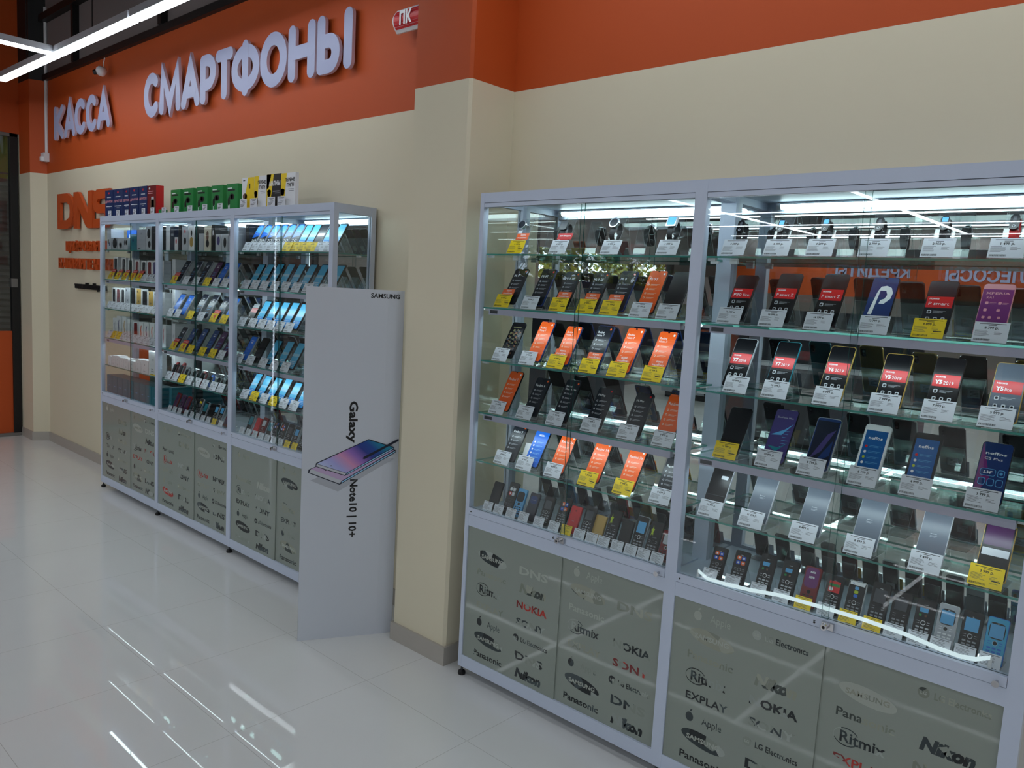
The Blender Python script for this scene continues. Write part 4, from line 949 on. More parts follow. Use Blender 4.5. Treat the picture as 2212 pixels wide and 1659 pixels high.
# --- cabinet numbered 4
for x, st_, k, pr, tx in ((0.832, 'round_w', 'yb', '11 999', 0.878), (1.048, 'band', 'wh', '4 699', 1.091), (1.280, 'round_k', 'w', '5 999', 1.328), (1.520, 'square', 'w', '1 999', 1.5595)):
    watch('R1', x, st_, k, pr, tx, 0.128)
for x, h, d, k, pr, tx in ((0.842, .161, 'mi9', 'yb', '30 999', .822), (0.986, .162, 'mi9t', 'w', '29 999', .966), (1.106, .156, 'mi9se', 'yb', '27 999', 1.106), (1.240, .156, 'mi9se', 'yb', '27 999', 1.236), (1.360, .163, 'mi8', 'yb', '23 999', 1.344), (1.482, .167, 'mi9to', 'w', '23 999', 1.472), (1.578, .165, 'plain', 'w', '25 999', 1.579)):
    phone('R1', 1, x, h, d, k, pr, tx)
for x, h, d, k, pr, tx in ((0.843, .159, 'camo', 'w', '23 999', .825), (0.995, .172, 'rn7o', 'w', '17 999', .974), (1.128, .163, 'rn7o', 'yb', '16 999', 1.115), (1.274, .175, 'rn7k', 'yb', '17 999', 1.269), (1.407, .176, 'rn7o', 'yb', '13 999', 1.395), (1.540, .173, 'rn7o', 'yb', '13 999', 1.539)):
    phone('R1', 2, x, h, d, k, pr, tx)
for x, h, d, k, pr, tx in ((0.846, .173, 'r7o', 'w', '12 499', .826), (0.990, .163, 'r6k', 'w', '12 999', .972), (1.142, .172, 'n6p', 'w', '11 999', 1.128), (1.296, .161, 'play', 'w', '11 499', 1.292), (1.464, .162, 'play', 'w', '11 499', 1.455), (1.598, .173, 'r7o', 'w', '9 999', 1.600)):
    phone('R1', 3, x, h, d, k, pr, tx)
for x, h, d, k, pr, tx in ((0.887, .160, 'r7k', 'w', '8 999', .865), (1.008, .160, 'meizu', 'w', '5 999', .985), (1.137, .159, 'r7ao', 'w', '8 499', 1.131), (1.303, .160, 'r7ao', 'y', '7 999', 1.295), (1.453, .157, 'r7ao', 'y', '7 999', 1.450), (1.608, .150, 'r7k', 'w', '8 599', 1.601)):
    phone('R1', 4, x, h, d, k, pr, tx)
for x, h, d, k, pr, tx in ((0.806, .117, 'kslab', 'w', '1 490', .809), (0.894, .132, 'krug', 'w', '1 290', .869), (0.939, .115, 'kblue', 'w', '1 590', .937), (1.007, .112, 'knavy', 'w', '1 190', 1.004), (1.084, .115, 'kblack', 'w', '1 390', 1.084), (1.165, .129, 'ktile', 'w', '1 790', 1.159), (1.216, .106, 'kred', 'y', '1 990', 1.219), (1.285, .123, 'kblack', 'w', '1 490', 1.281), (1.332, .098, 'kgold', 'w', '1 690', 1.338), (1.397, .132, 'kstar', 'w', '1 090', 1.391), (1.451, .107, 'kslab', 'w', '1 290', 1.451), (1.515, .137, 'kblue2', 'w', '1 890', 1.508), (1.572, .130, 'kstar', 'w', '1 190', 1.562), (1.622, .110, 'kredb', 'w', '990', 1.617)):
    button_phone('R1', x, h, d, k, pr, tx)
o = empty('blank_card', (0.953, -0.187, SH[4] + 0.001), 'plain white card leaning left of the bright blue smartphone', 'card', rx=math.radians(-22))
MB().box(-0.030, 0.030, 0, 0.0008, 0, 0.098, C('white')).build('sheet', o); MB().box(-0.02, 0.02, 0.0008, 0.045, 0.0, 0.0008, C('white')).build('foot_flap', o)
# --- cabinet numbered 5
for x, st_, pr, tx in ((1.776, 'fit', '4 599', 1.797), (1.911, 'fitb', '4 499', 1.938), (2.048, 'fitb', '4 299', 2.068), (2.201, 'fit', '2 799', 2.217), (2.369, 'fitb', '2 950', 2.379), (2.532, 'red', '1 499', 2.536)):
    watch('R2', x, st_, 'w', pr, tx, 0.117)
for x, h, d, k, pr, tx in ((1.813, .160, 'p30l', 'w', '19 599', 1.802), (1.956, .169, 'psz', 'w', '16 999', 1.944), (2.095, .171, 'psz', 'w', '16 999', 2.084), (2.234, .164, 'psm', 'w', '12 799', 2.239), (2.385, .159, 'ps', 'y', '9 899', 2.378), (2.516, .155, 'xperia', 'w', '8 799', 2.523)):
    phone('R2', 1, x, h, d, k, pr, tx)
for x, h, d, k, pr, tx in ((1.830, .172, 'y7', 'w', '10 999', 1.846), (1.971, .173, 'y7b', 'w', '10 999', 1.974), (2.135, .173, 'y6', 'w', '8 999', 2.132), (2.293, .165, 'y5', 'w', '7 999', 2.289), (2.424, .167, 'y5k', 'w', '7 999', 2.425), (2.568, .166, 'y5l', 'w', '5 999', 2.560)):
    phone('R2', 2, x, h, d, k, pr, tx)
for x, h, d, k, pr, tx in ((1.832, .161, 'plain', 'y', '13 799', 1.829), (1.985, .176, 'zen', 'w', '10 999', 1.973), (2.116, .168, 'zen2', 'w', '8 799', 2.106), (2.257, .169, 'nefw', 'w', '6 199', 2.253), (2.391, .166, 'nefk', 'w', '4 999', 2.392), (2.558, .168, 'c5', 'w', '3 999', 2.552)):
    phone('R2', 3, x, h, d, k, pr, tx)
for x, h, d, k, pr, tx in ((1.791, .158, 'viewk', 'w', '23 999', 1.792), (1.945, .162, 'view', 'w', '11 499', 1.935), (2.111, .162, 'view', 'w', '8 499', 2.101), (2.271, .162, 'view', 'w', '8 499', 2.263), (2.440, .163, 'view', 'w', '7 499', 2.437), (2.588, .156, 'darkgold', 'y', '3 999', 2.581)):
    phone('R2', 4, x, h, d, k, pr, tx)
for x, h, d, k, pr in ((1.817, .104, 'ktile', 'w', '1 090'), (1.895, .111, 'ktile', 'w', '1 290'), (1.983, .124, 'kbat', 'w', '990'), (2.056, .123, 'kbat', 'w', '990'), (2.125, .123, 'kinoi', 'y', '690'), (2.193, .115, 'kred2', 'w', '790'), (2.256, .116, 'kfly', 'y', '890'), (2.323, .131, 'ksoft', 'y', '990'), (2.380, .122, 'ksoft', 'w', '1 190'), (2.442, .118, 'kbat', 'w', '890'), (2.498, .122, 'kwhite', 'w', '890'), (2.557, .121, 'kbq', 'w', '890'), (2.615, .122, 'kcyan', 'w', '890')):
    button_phone('R2', x, h, d, k, pr, x)

# --- middle cabinet of the left row
for x, h, d, k, pr, tx in ((-2.056, .154, 'a50', 'yh', '38 999', -2.09), (-1.897, .154, 'a50', 'w', '34 999', -1.925), (-1.762, .156, 'a50', 'w', '29 999', -1.785), (-1.628, .156, 'a10', 'y', '27 999', -1.645), (-1.533, .150, 'a20', 'w', '25 999', -1.537), (-1.42, .152, 'a20', 'w', '24 999', -1.429)):
    phone('L2', 1, x, h, d, k, pr, tx)
for x, h, d, k, pr, tx in ((-2.122, .154, 'a20', 'w', '22 999', -2.140), (-2.002, .151, 'a20', 'w', '21 999', -2.040), (-1.810, .164, 'a50', 'y', '19 999', -1.850), (-1.682, .163, 'a50', 'w', '19 499', -1.710), (-1.538, .157, 'a50', 'yh', '18 999', -1.556), (-1.42, .157, 'a20', 'y', '17 999', -1.43)):
    phone('L2', 2, x, h, d, k, pr, tx)
for x, h, d, k, pr, tx in ((-2.089, .150, 'a50', 'yh', '16 999', -2.099), (-1.948, .153, 'a30', 'yh', '15 999', -1.966), (-1.804, .162, 'a30', 'y', '15 499', -1.846), (-1.661, .162, 'a30', 'y', '14 999', -1.690), (-1.556, .161, 'a10', 'y', '13 999', -1.559), (-1.44, .161, 'a10', 'w', '12 999', -1.452)):
    phone('L2', 3, x, h, d, k, pr, tx)
for x, h, d, k, pr, tx in ((-2.150, .118, 'kbrown', 'w', '5 999', -2.150), (-2.058, .122, 'kbrown', 'w', '4 999', -2.056), (-1.985, .10, 'kslab', 'y', '3 999', -1.963), (-1.880, .10, 'kslab', 'w', '3 499', -1.861), (-1.765, .10, 'kbrown', 'w', '2 999', -1.752), (-1.670, .085, 'kcyan', 'w', '2 499', -1.656), (-1.560, .09, 'kslab', 'w', '1 999', -1.545), (-1.46, .09, 'kblack', 'w', '1 799', -1.454)):
    L = (h - 0.008) / 0.9245
    o = empty('fitness_band', (x, -0.17 - 0.381 * L, SH[4] + 0.008), {'kbrown': 'dark brown', 'kslab': 'black', 'kcyan': 'bright blue', 'kblack': 'dark grey'}[d] + ' slim fitness band, ' + where('f', 'L2', 4), 'fitness band', 'fitness bands on fifth shelf of second cabinet from left', rx=math.radians(-22.4))
    st = strap_mesh({'kbrown': 'dred', 'kslab': 'ink', 'kcyan': 'blue', 'kblack': 'slate'}[d], 0.018 if d != 'kbrown' else 0.026, 0.012, L / 2, -75, 255).build('strap', o); st.location = (0, 0.012, L / 2)
    cs = MB(); hw_ = 0.010 if d != 'kbrown' else 0.014; cs.prism(rrect(-hw_, hw_, L * 0.36, L * 0.82, 0.006), -0.004, 0.003, G('ink')); cs.build('case', o)
    stand('L2', 4, x, k, pr, tx)
for x, h, d, k, pr, tx in ((-2.110, .122, 'kbrown', 'w', '2 490', -2.110), (-2.035, .118, 'kviolet', 'w', '2 290', -2.042), (-1.960, .118, 'kbrown', 'w', '1 990', -1.970), (-1.870, .118, 'kblack', 'w', '1 890', -1.880), (-1.793, .125, 'kyel', 'w', '1 790', -1.80), (-1.722, .112, 'kgreen', 'w', '1 690', -1.725), (-1.650, .112, 'kslab', 'w', '1 590', -1.655), (-1.580, .118, 'kblue2', 'w', '1 490', -1.585), (-1.512, .120, 'kblue2', 'y', '1 390', -1.512), (-1.420, .118, 'kbrown', 'w', '1 290', -1.430)):
    button_phone('L2', x, h, d, k, pr, tx)
# --- cabinet behind the standee
for i, (x, d, k) in enumerate(((-1.161, 'h20', 'w'), (-1.076, 'h20', 'w'), (-0.992, 'h20', 'w'), (-0.912, 'h20', 'w'), (-0.830, 'h20', 'w'), (-0.748, 'h20', 'y'), (-0.672, 'sb', 'y'), (-0.600, 'sb', 'y'), (-0.527, 'sbw', 'y'), (-0.452, 'sb', 'w'), (-0.375, 'sb', 'w'))):
    phone('L3', 0, x, 0.156 if i < 6 else 0.150, d, k, '%d 999' % (59 - 3 * i), x - 0.012, w=0.0715).scale.x = 0.96
for x, h, d, pr in ((-1.149, .149, 'sbt', '34 999'), (-1.050, .151, 'sbt', '33 999'), (-0.947, .155, 'sbt', '29 999'), (-0.839, .156, 'sbt', '28 999'), (-0.735, .156, 'sbt', '27 999'), (-0.628, .157, 'sbt', '24 999'), (-0.520, .158, 'sbt', '22 999'), (-0.383, .157, 'sbt', '21 999')):
    phone('L3', 1, x, h, d, 'w', pr, x - 0.04)
for x, h, d, k, pr in ((-1.193, .135, 'red3', 'w', '19 999'), (-1.070, .158, 'sb', 'w', '19 499'), (-0.972, .159, 'sb', 'w', '18 999'), (-0.880, .160, 'sb', 'w', '17 999'), (-0.785, .163, 'sb', 'w', '16 999'), (-0.695, .160, 'sb', 'w', '16 499')):
    phone('L3', 2, x, h, d, k, pr, x - 0.03)
for x, h, d, k, pr in ((-1.210, .160, 'a20', 'w', '15 999'), (-1.088, .159, 'plain', 'w', '14 999'), (-0.950, .158, 'sbt', 'w', '13 999'), (-0.827, .163, 'sbt', 'w', '12 999'), (-0.719, .163, 'sbt', 'w', '11 999')):
    phone('L3', 3, x, h, d, k, pr, x - 0.03)
for x, h, d, k, pr in ((-1.152, .148, 'sb', 'w', '10 999'), (-1.047, .146, 'sb', 'y', '10 499'), (-0.941, .147, 'sb', 'w', '9 999'), (-0.838, .153, 'sb', 'y', '9 499'), (-0.740, .143, 'sb', 'w', '8 999'), (-0.640, .143, 'sb', 'w', '7 999')):
    phone('L3', 4, x, h, d, k, pr, x - 0.03)
for x, h, d, k, pr in ((-1.169, .112, 'kgreen', 'w', '2 990'), (-1.096, .104, 'kred', 'w', '2 490'), (-1.025, .116, 'kredb', 'w', '2 290'), (-0.958, .106, 'kgreen', 'w', '1 990'), (-0.893, .125, 'ktile', 'w', '1 890'), (-0.826, .121, 'ktile', 'w', '1 790'), (-0.758, .119, 'kblack', 'w', '1 690'), (-0.690, .117, 'kblue2', 'y', '1 590'), (-0.62, .117, 'kblack', 'y', '1 490')):
    button_phone('L3', x, h, d, k, pr, x - 0.01)


# --- boxed goods
def gbox(name, cab, sh, x0, x1, dep, h, col, ops, look, yf=-0.235, cat='box', side=None, group=None, z=None, where_=None):
    w = x1 - x0; mb = MB(); mb.box(-w / 2, w / 2, 0, dep, 0, h, C(side or col)); mb.face([(-w / 2, -0.0001, 0), (w / 2, -0.0001, 0), (w / 2, -0.0001, h), (-w / 2, -0.0001, h)], C(col))
    for op in ops:
        if op[0] == 'r': _, a, b, c_, d_, m = op; mb.face([((a - .5) * w, -0.0003, b * h), ((c_ - .5) * w, -0.0003, b * h), ((c_ - .5) * w, -0.0003, d_ * h), ((a - .5) * w, -0.0003, d_ * h)], C(m))
        elif op[0] == 'q': _, a, b, c_, d_, m = op; mb.face([(p_, -0.0004, q_) for p_, q_ in rrect((a - .5) * w, (c_ - .5) * w, b * h, d_ * h, min((c_ - a) * w, (d_ - b) * h) * 0.2, 4)], C(m))
        elif op[0] == 'o': _, a, b, r1, r2, m = op; mb.face([(p_, -0.0005, q_) for p_, q_ in disc((a - .5) * w, b * h, r1 * w, r2 * h, 18)], C(m))
        elif op[0] == 'p': mb.face([((a - .5) * w, -0.0005, b * h) for a, b in op[1]], C(op[2]))
        elif op[0] == 't': _, s, x, zz, hh, wd, m = op; put_text(mb, s, (x - .5) * w, zz * h, -0.0006, C(m), hh * h, wd * w, bold=0.04)
    o = mb.build(name); o.location = ((x0 + x1) / 2, yf, SH[sh] if z is None else z)
    return tag(o, '%s, %s' % (look, where_ or where('x', cab, sh)), cat, group or 'boxed goods on %s of %s' % (SHN[sh], CABS[cab]))


HP = [('o', .5, .40, .34, .24, 'ink'), ('o', .5, .40, .22, .15, 'lgrey'), ('r', .2, .85, .8, .89, 'dgrey'), ('r', .1, .06, .3, .1, 'ink')]
for x0, x1, h, c, ops, look in ((-3.150, -3.078, .15, 'lgrey', [('r', .2, .3, .5, .5, 'khaki'), ('r', .5, .2, .8, .35, 'dblue')], 'pale grey accessory box with leaf picture'), (-3.070, -2.962, .085, 'silver', [('o', .55, .55, .36, .42, 'ink')], 'grey headphone box with black cup'), (-2.955, -2.860, .085, 'lgrey', [('o', .5, .4, .3, .3, 'grey'), ('o', .5, .4, .2, .2, 'silver')], 'pale headphone box with grey ring'), (-2.853, -2.785, .085, 'lgrey', [('o', .3, .6, .18, .2, 'ink'), ('o', .7, .6, .18, .2, 'ink')], 'pale earphone box with two black buds'), (-2.745, -2.636, .108, 'teal', [('r', .0, .86, 1, 1, 'pblue'), ('o', .45, .62, .12, .1, 'dblue')], 'teal box with pale top'), (-2.630, -2.490, .138, 'silver', [('o', .5, .8, .08, .04, 'grey'), ('r', .1, .05, .4, .09, 'ink')], 'wide silver-grey box'), (-2.484, -2.402, .158, 'lgrey', [('o', .5, .70, .3, .2, 'ink'), ('o', .6, .25, .26, .14, 'ink')], 'white box with two black ovals'), (-2.396, -2.300, .158, 'ink', [('r', .2, .7, .8, .75, 'dgrey')], 'black tall accessory box')):
    gbox('product_box', 'L1', 0, x0, x1, 0.09, h, c, ops, look)
gbox('product_box', 'L1', 0, -3.060, -2.900, 0.06, 0.150, 'blue', [('o', .3, .5, .1, .3, 'white')], 'bright blue box behind headphone boxes', yf=-0.130)


def swirl(c): return [('q', .22, .10, .82, .93, c), ('p', [(.30, .12), (.42, .12), (.68, .50), (.55, .90), (.48, .90), (.58, .50)], 'grey')]


for i, (x, h, c) in enumerate(((-3.099, .164, 'slate'), (-2.955, .160, 'slate'), (-2.839, .156, 'ink'), (-2.726, .145, 'dred'), (-2.616, .144, 'slate'), (-2.523, .146, 'dred'), (-2.440, .146, 'violet'), (-2.345, .146, 'slate'))):
    gbox('phone_box', 'L1', 1, x - 0.040, x + 0.040, 0.05, h, 'white', swirl(c), 'white phone box with %s picture' % {'slate': 'grey', 'ink': 'black', 'dred': 'red', 'violet': 'violet'}[c], yf=-0.195)
for i, (x, k) in enumerate(((-3.105, 'yh'), (-2.984, 'yh'), (-2.858, 'yh'), (-2.735, 'yh'), (-2.625, 'yh'), (-2.528, 'w'), (-2.437, 'w'), (-2.345, 'w'))):
    stand('L1', 1, x, k, '%d 990' % (84 - 5 * i), easel=False)
for x, h, f, s_, pic in ((-3.145, .155, 'white', 'slate', 1), (-3.068, .155, 'white', 'dred', 1), (-2.985, .156, 'white', 'slate', 1), (-2.900, .162, 'silver', None, 0), (-2.803, .163, 'ink', None, 0), (-2.709, .161, 'gold', None, 0), (-2.610, .148, 'ink', None, 0), (-2.512, .150, 'gold', None, 0), (-2.425, .152, 'silver', None, 0), (-2.33, .150, 'lgrey', None, 0)):
    gbox('phone_box', 'L1', 2, x - 0.036, x + 0.036, 0.05, h, f, swirl(s_) if pic else [('o', .2, .88, .09, .05, 'ink'), ('o', .5, .45, .08, .04, 'dgrey')], 'phone box with %s front' % ({'slate': 'white-edged grey', 'dred': 'white-edged red'}[s_] if pic else {'silver': 'silver', 'ink': 'black', 'gold': 'gold', 'lgrey': 'pale grey'}[f]), yf=-0.19, side='white')
for i, x in enumerate((-3.135, -3.060, -2.975, -2.895, -2.805, -2.720, -2.635, -2.55, -2.470, -2.39)):
    stand('L1', 2, x, 'w', '%d 990' % (62 - 3 * i), easel=False)
for x, h, c in ((-3.130, .145, 'lgrey'), (-3.060, .163, 'dblue'), (-2.961, .165, 'gold'), (-2.865, .150, 'lgrey'), (-2.762, .140, 'dred'), (-2.673, .145, 'orange'), (-2.585, .146, 'violet'), (-2.495, .147, 'orange'), (-2.405, .147, 'dviolet'), (-2.315, .147, 'pink')):
    gbox('phone_box', 'L1', 3, x - 0.036, x + 0.036, 0.05, h, 'white', [('p', [(.42, .15), (.55, .2), (.62, .45), (.55, .62), (.66, .85), (.48, .8), (.36, .6), (.46, .42)], c)] if c != 'dred' else [('q', .1, .05, .9, .95, 'dred')], 'white phone box with %s swirl' % {'lgrey': 'pale', 'dblue': 'blue', 'gold': 'gold', 'dred': 'dark red panel', 'orange': 'orange', 'violet': 'violet', 'dviolet': 'plum', 'pink': 'pink'}[c], yf=-0.19)
for i, (x, k) in enumerate(((-3.130, 'w'), (-3.060, 'y'), (-2.970, 'y'), (-2.880, 'w'), (-2.785, 'w'), (-2.697, 'w'), (-2.614, 'w'), (-2.535, 'w'), (-2.45, 'w'), (-2.37, 'w'))):
    stand('L1', 3, x, k, '%d 490' % (48 - 3 * i), easel=False)
for i, (x0, x1, h) in enumerate(((-3.135, -3.078, .066), (-3.073, -3.004, .076), (-2.999, -2.932, .080), (-2.927, -2.860, .072), (-2.855, -2.780, .074), (-2.770, -2.660, .066), (-2.654, -2.566, .090), (-2.558, -2.448, .092), (-2.440, -2.300, .165))):
    gbox('accessory_box', 'L1', 4, x0, x1, 0.06, h, 'white', [('r', .3, .15, .6, .19, 'grey'), ('r', .3, .25, .5, .28, 'grey'), ('o', .5, .65, .05, .05, 'grey')], ('small' if i < 6 else 'medium' if i < 8 else 'large') + ' plain white accessory box')
stand('L1', 4, -2.372, 'yh', '9 990', easel=False)
for i in range(9):
    x0 = -3.160 + 0.0955 * i
    gbox('accessory_box', 'L1', 5, x0, x0 + 0.092, 0.11, .134, 'teal', [('r', .35, .42, .65, .46, 'lblue')], 'teal card box in the bottom row')
# boxes at the left of the middle cabinet
for sh, h in ((1, .158), (2, .175), (3, .165), (4, .17)):
    gbox('product_box', 'L2', sh, -2.212, -2.165, 0.13, h, 'white', [('o', .5, .5, .15, .08, 'lgrey')], 'slim upright white box', yf=-0.18)
gbox('accessory_box', 'L2', 5, -2.205, -2.165, 0.14, .15, 'teal', [('r', .3, .3, .7, .38, 'lblue')], 'slim upright teal box', yf=-0.2)
for x0, x1, h, c, ops, look in ((-2.205, -2.150, .16, 'white', [], 'white slim box'), (-2.142, -2.085, .155, 'navy', [('r', .2, .6, .8, .7, 'grey')], 'navy headphone box'), (-2.080, -2.035, .085, 'white', [('o', .5, .7, .2, .2, 'red')], 'small white box with red dot'), (-2.028, -1.985, .158, 'ink', [('r', .1, .1, .3, .9, 'dgrey')], 'slim black box'), (-1.978, -1.895, .15, 'lgrey', [('o', .5, .4, .2, .15, 'ink'), ('o', .5, .8, .1, .08, 'red')], 'pale headphone box'), (-1.888, -1.810, .155, 'white', [('o', .5, .35, .3, .2, 'gold'), ('o', .5, .7, .14, .12, 'ink')], 'white box with gold band picture'), (-1.803, -1.760, .15, 'ink', [], 'black slim box'), (-1.752, -1.690, .105, 'lgrey', [], 'low pale box'), (-1.682, -1.600, .15, 'cream', [('o', .5, .6, .2, .2, 'brown'), ('o', .5, .3, .25, .15, 'ink')], 'cream headphone box with brown picture'), (-1.592, -1.550, .155, 'ink', [('o', .5, .7, .2, .1, 'white')], 'black box with white dot'), (-1.542, -1.470, .10, 'lgrey', [('o', .5, .6, .25, .25, 'violet')], 'low pale box with violet circle'), (-1.462, -1.395, .10, 'lgrey', [('o', .5, .5, .25, .3, 'ink')], 'low pale box with black circle'), (-1.388, -1.300, .14, 'silver', [('o', .4, .75, .3, .2, 'ink')], 'silver box with dark oval')):
    gbox('product_box', 'L2', 0, x0, x1, 0.08, h, c, ops, look, yf=-0.225)
gbox('product_box', 'L3', 0, -1.236, -1.200, 0.1, .155, 'ink', [], 'black upright box', yf=-0.2)

# --- stand-up packs on top of the left row
TOPG = 'starter packs on top of the left cabinets'
for i, (x0, x1) in enumerate(((-3.128, -2.990), (-2.984, -2.818), (-2.812, -2.704), (-2.698, -2.556), (-2.548, -2.424))):
    gbox('sim_pack', 'L1', 0, x0, x1, 0.03, .185, 'pnavy', [('o', .5, .88, .09, .04, 'red'), ('r', .25, .70, .75, .74, 'lgrey'), ('t', 'ДРУГОЕ', .5, .55, .10, .92, 'pink'), ('r', .15, .36, .85, .385, 'white'), ('r', .35, .31, .65, .33, 'grey')], 'navy starter pack', yf=-0.255, cat='starter pack', side='dred' if i == 2 else 'pnavy', group=TOPG, z=ZT, where_='%s of five in the row on the far-left cabinet' % nth[i])
gbox('sim_pack', 'L1', 0, -2.418, -2.286, 0.05, .183, 'dred', [('o', .25, .90, .08, .04, 'white'), ('r', .1, .78, .7, .81, 'pink'), ('r', .1, .71, .6, .74, 'pink'), ('r', .3, .0, .9, .5, 'brown'), ('r', .45, .1, .75, .6, 'lgrey')], 'red starter pack', yf=-0.255, cat='starter pack', side='red', group=TOPG, z=ZT, where_='standing right of five navy ones')
for i, (x0, x1) in enumerate(((-2.194, -2.058), (-2.017, -1.882), (-1.837, -1.697), (-1.648, -1.510), (-1.464, -1.333))):
    gbox('sim_pack', 'L2', 0, x0, x1, 0.025, .153, 'green', [('r', .1, .82, .5, .86, 'white'), ('r', .1, .74, .75, .80, 'ink'), ('o', .48, .52, .22, .12, 'ink'), ('o', .48, .52, .10, .08, 'white'), ('o', .22, .35, .10, .16, 'ink'), ('r', .15, .05, .30, .30, 'white')], 'green starter pack', yf=-0.2, cat='starter pack', group=TOPG, z=ZT, where_='%s of five spaced along the middle cabinet top' % nth[i])
Y_ = [('p', [(.0, .0), (.55, .0), (.95, 1), (.45, 1)], 'yellow'), ('r', .1, .90, .3, .93, 'ink')]
gbox('sim_pack', 'L3', 0, -1.212, -1.080, 0.02, .168, 'white', [('p', [(.1, .0), (1, .0), (1, 1), (.5, 1)], 'yellow'), ('r', .08, .90, .25, .93, 'ink'), ('t', '1', .62, .72, .16, .10, 'ink'), ('r', .70, .70, .92, .75, 'ink'), ('r', .55, .42, .9, .47, 'orange'), ('o', .25, .40, .18, .10, 'brown')], 'white and yellow starter pack with numeral one', yf=-0.24, cat='starter pack', group=TOPG, z=ZT, where_='left of four')
for i, (x0, x1) in enumerate(((-1.078, -0.955), (-0.808, -0.672))):
    gbox('sim_pack', 'L3', 0, x0, x1, 0.02, .170, 'white', [('p', [(.0, .0), (.22, .0), (.40, 1), (.0, 1)], 'yellow'), ('r', .08, .92, .25, .95, 'ink'), ('t', 'ПЕРВЫЕ', .62, .80, .11, .68, 'ink'), ('t', 'ГИГИ', .66, .64, .11, .48, 'ink'), ('r', .5, .50, .9, .52, 'grey'), ('r', .55, .45, .9, .47, 'grey'), ('o', .12, .42, .13, .10, 'skin'), ('o', .12, .48, .14, .06, 'ink'), ('r', .02, .1, .3, .32, 'ink')], 'white and yellow starter pack with black slanted title', yf=-0.24, cat='starter pack', group=TOPG, z=ZT, where_=('second' if i == 0 else 'last') + ' of four')
gbox('sim_pack', 'L3', 0, -0.950, -0.812, 0.02, .172, 'ink', [('p', [(.0, .0), (.25, .0), (.50, 1), (.0, 1)], 'yellow'), ('p', [(.0, .55), (.16, .60), (.32, 1), (.0, 1)], 'white'), ('t', 'АНЛИМ', .56, .72, .15, .82, 'white'), ('r', .45, .46, .92, .49, 'grey'), ('r', .6, .41, .92, .43, 'grey'), ('o', .18, .42, .13, .10, 'skin'), ('o', .18, .48, .14, .06, 'ink'), ('p', [(.04, .0), (.36, .0), (.28, .32), (.1, .32)], 'khaki')], 'black and yellow starter pack with white title', yf=-0.24, cat='starter pack', group=TOPG, z=ZT, where_='third of four')


def mini_tag(x, y, w, h, label, col='card'):
    mb = MB(); mb.box(-w / 2, w / 2, 0, 0.0008, 0, h, C(col)); mb.box(-w / 2, w / 2, 0.0008, 0.03, 0, 0.0008, C(col))
    for z, a, b in ((.82, -.35, .35), (.70, -.2, .2), (.52, -.1, .3), (.36, -.4, .2), (.26, -.4, .1), (.12, -.4, .0)): mb.face([(a * w, -0.0001, z * h), (b * w, -0.0001, z * h), (b * w, -0.0001, z * h + 0.0022), (a * w, -0.0001, z * h + 0.0022)], C('dgrey'))
    o = mb.build('price_card'); o.location = (x, y, ZT); o.rotation_euler = (0, 0, 0)
    return tag(o, label, 'price card', 'price cards on top of the left cabinets')


for i, x in enumerate((-3.03, -2.885, -2.735, -2.605, -2.465)): mini_tag(x, -0.262, 0.055, 0.038, 'small white price card before the %s navy starter pack' % nth[i])
mini_tag(-2.325, -0.262, 0.058, 0.040, 'small white price card before the red starter pack')
for i, x in enumerate((-2.165, -1.985, -1.805, -1.615, -1.43)):
    o = mini_tag(x, -0.258, 0.060, 0.036, 'small white price card before the %s green starter pack' % nth[i]); 
    mb = MB(); mb.box(-0.075, -0.036, 0.0, 0.04, 0.0, 0.024, C('green')); mb.build('green_holder', o)
for i, (x, n_) in enumerate(((-1.150, 'numeral-one starter pack'), (-1.040, 'first slanted-title starter pack'), (-0.860, 'black starter pack'), (-0.760, 'last slanted-title starter pack'))): mini_tag(x, -0.266, 0.075, 0.048, 'white price card before the ' + n_)

# --- stock cartons kept behind the frosted doors
for i, (x, z, w, h, c, n_) in enumerate(((0.95, 0.38, .10, .12, 'lgrey', 'grey carton behind upper left frosted door of cabinet beside pillar'), (1.02, 0.078, .16, .16, 'red', 'red carton behind lower left frosted door of cabinet beside pillar'), (1.28, 0.078, .14, .10, 'red', 'red carton behind lower right frosted door of cabinet beside pillar'), (1.60, 0.078, .09, .22, 'dgrey', 'dark carton behind right end of cabinet beside pillar'), (1.62, 0.38, .07, .10, 'red', 'small red carton behind right frosted door of cabinet beside pillar'), (1.90, 0.078, .20, .20, 'blue', 'blue carton behind left frosted door of rightmost cabinet'), (2.06, 0.078, .08, .10, 'red', 'red carton behind left frosted door of rightmost cabinet'), (1.75, 0.078, .08, .14, 'dred', 'dark red carton at left end of rightmost cabinet'), (-0.45, 0.078, .24, .27, 'teal', 'teal carton behind frosted door nearest the standee'), (-0.85, 0.078, .2, .2, 'teal', 'teal carton behind frosted door left of the standee'), (-1.60, 0.078, .15, .2, 'lgrey', 'pale carton behind middle frosted door of the left row'), (-2.10, 0.38, .16, .2, 'orange', 'orange carton behind middle frosted door of the left row'), (-2.45, 0.38, .2, .2, 'dred', 'dark red carton behind far-left frosted door'), (-2.95, 0.078, .22, .25, 'lgrey', 'pale carton behind far-left frosted door'))):
    mb = MB(); mb.box(-w / 2, w / 2, 0, 0.12, 0, h, C(c)); mb.face([(-w / 2, -0.0002, h * .45), (w / 2, -0.0002, h * .45), (w / 2, -0.0002, h * .55), (-w / 2, -0.0002, h * .55)], C('lgrey'))
    o = mb.build('stock_carton'); o.location = (x, -0.246, z); tag(o, n_, 'carton', 'cartons behind the frosted doors')

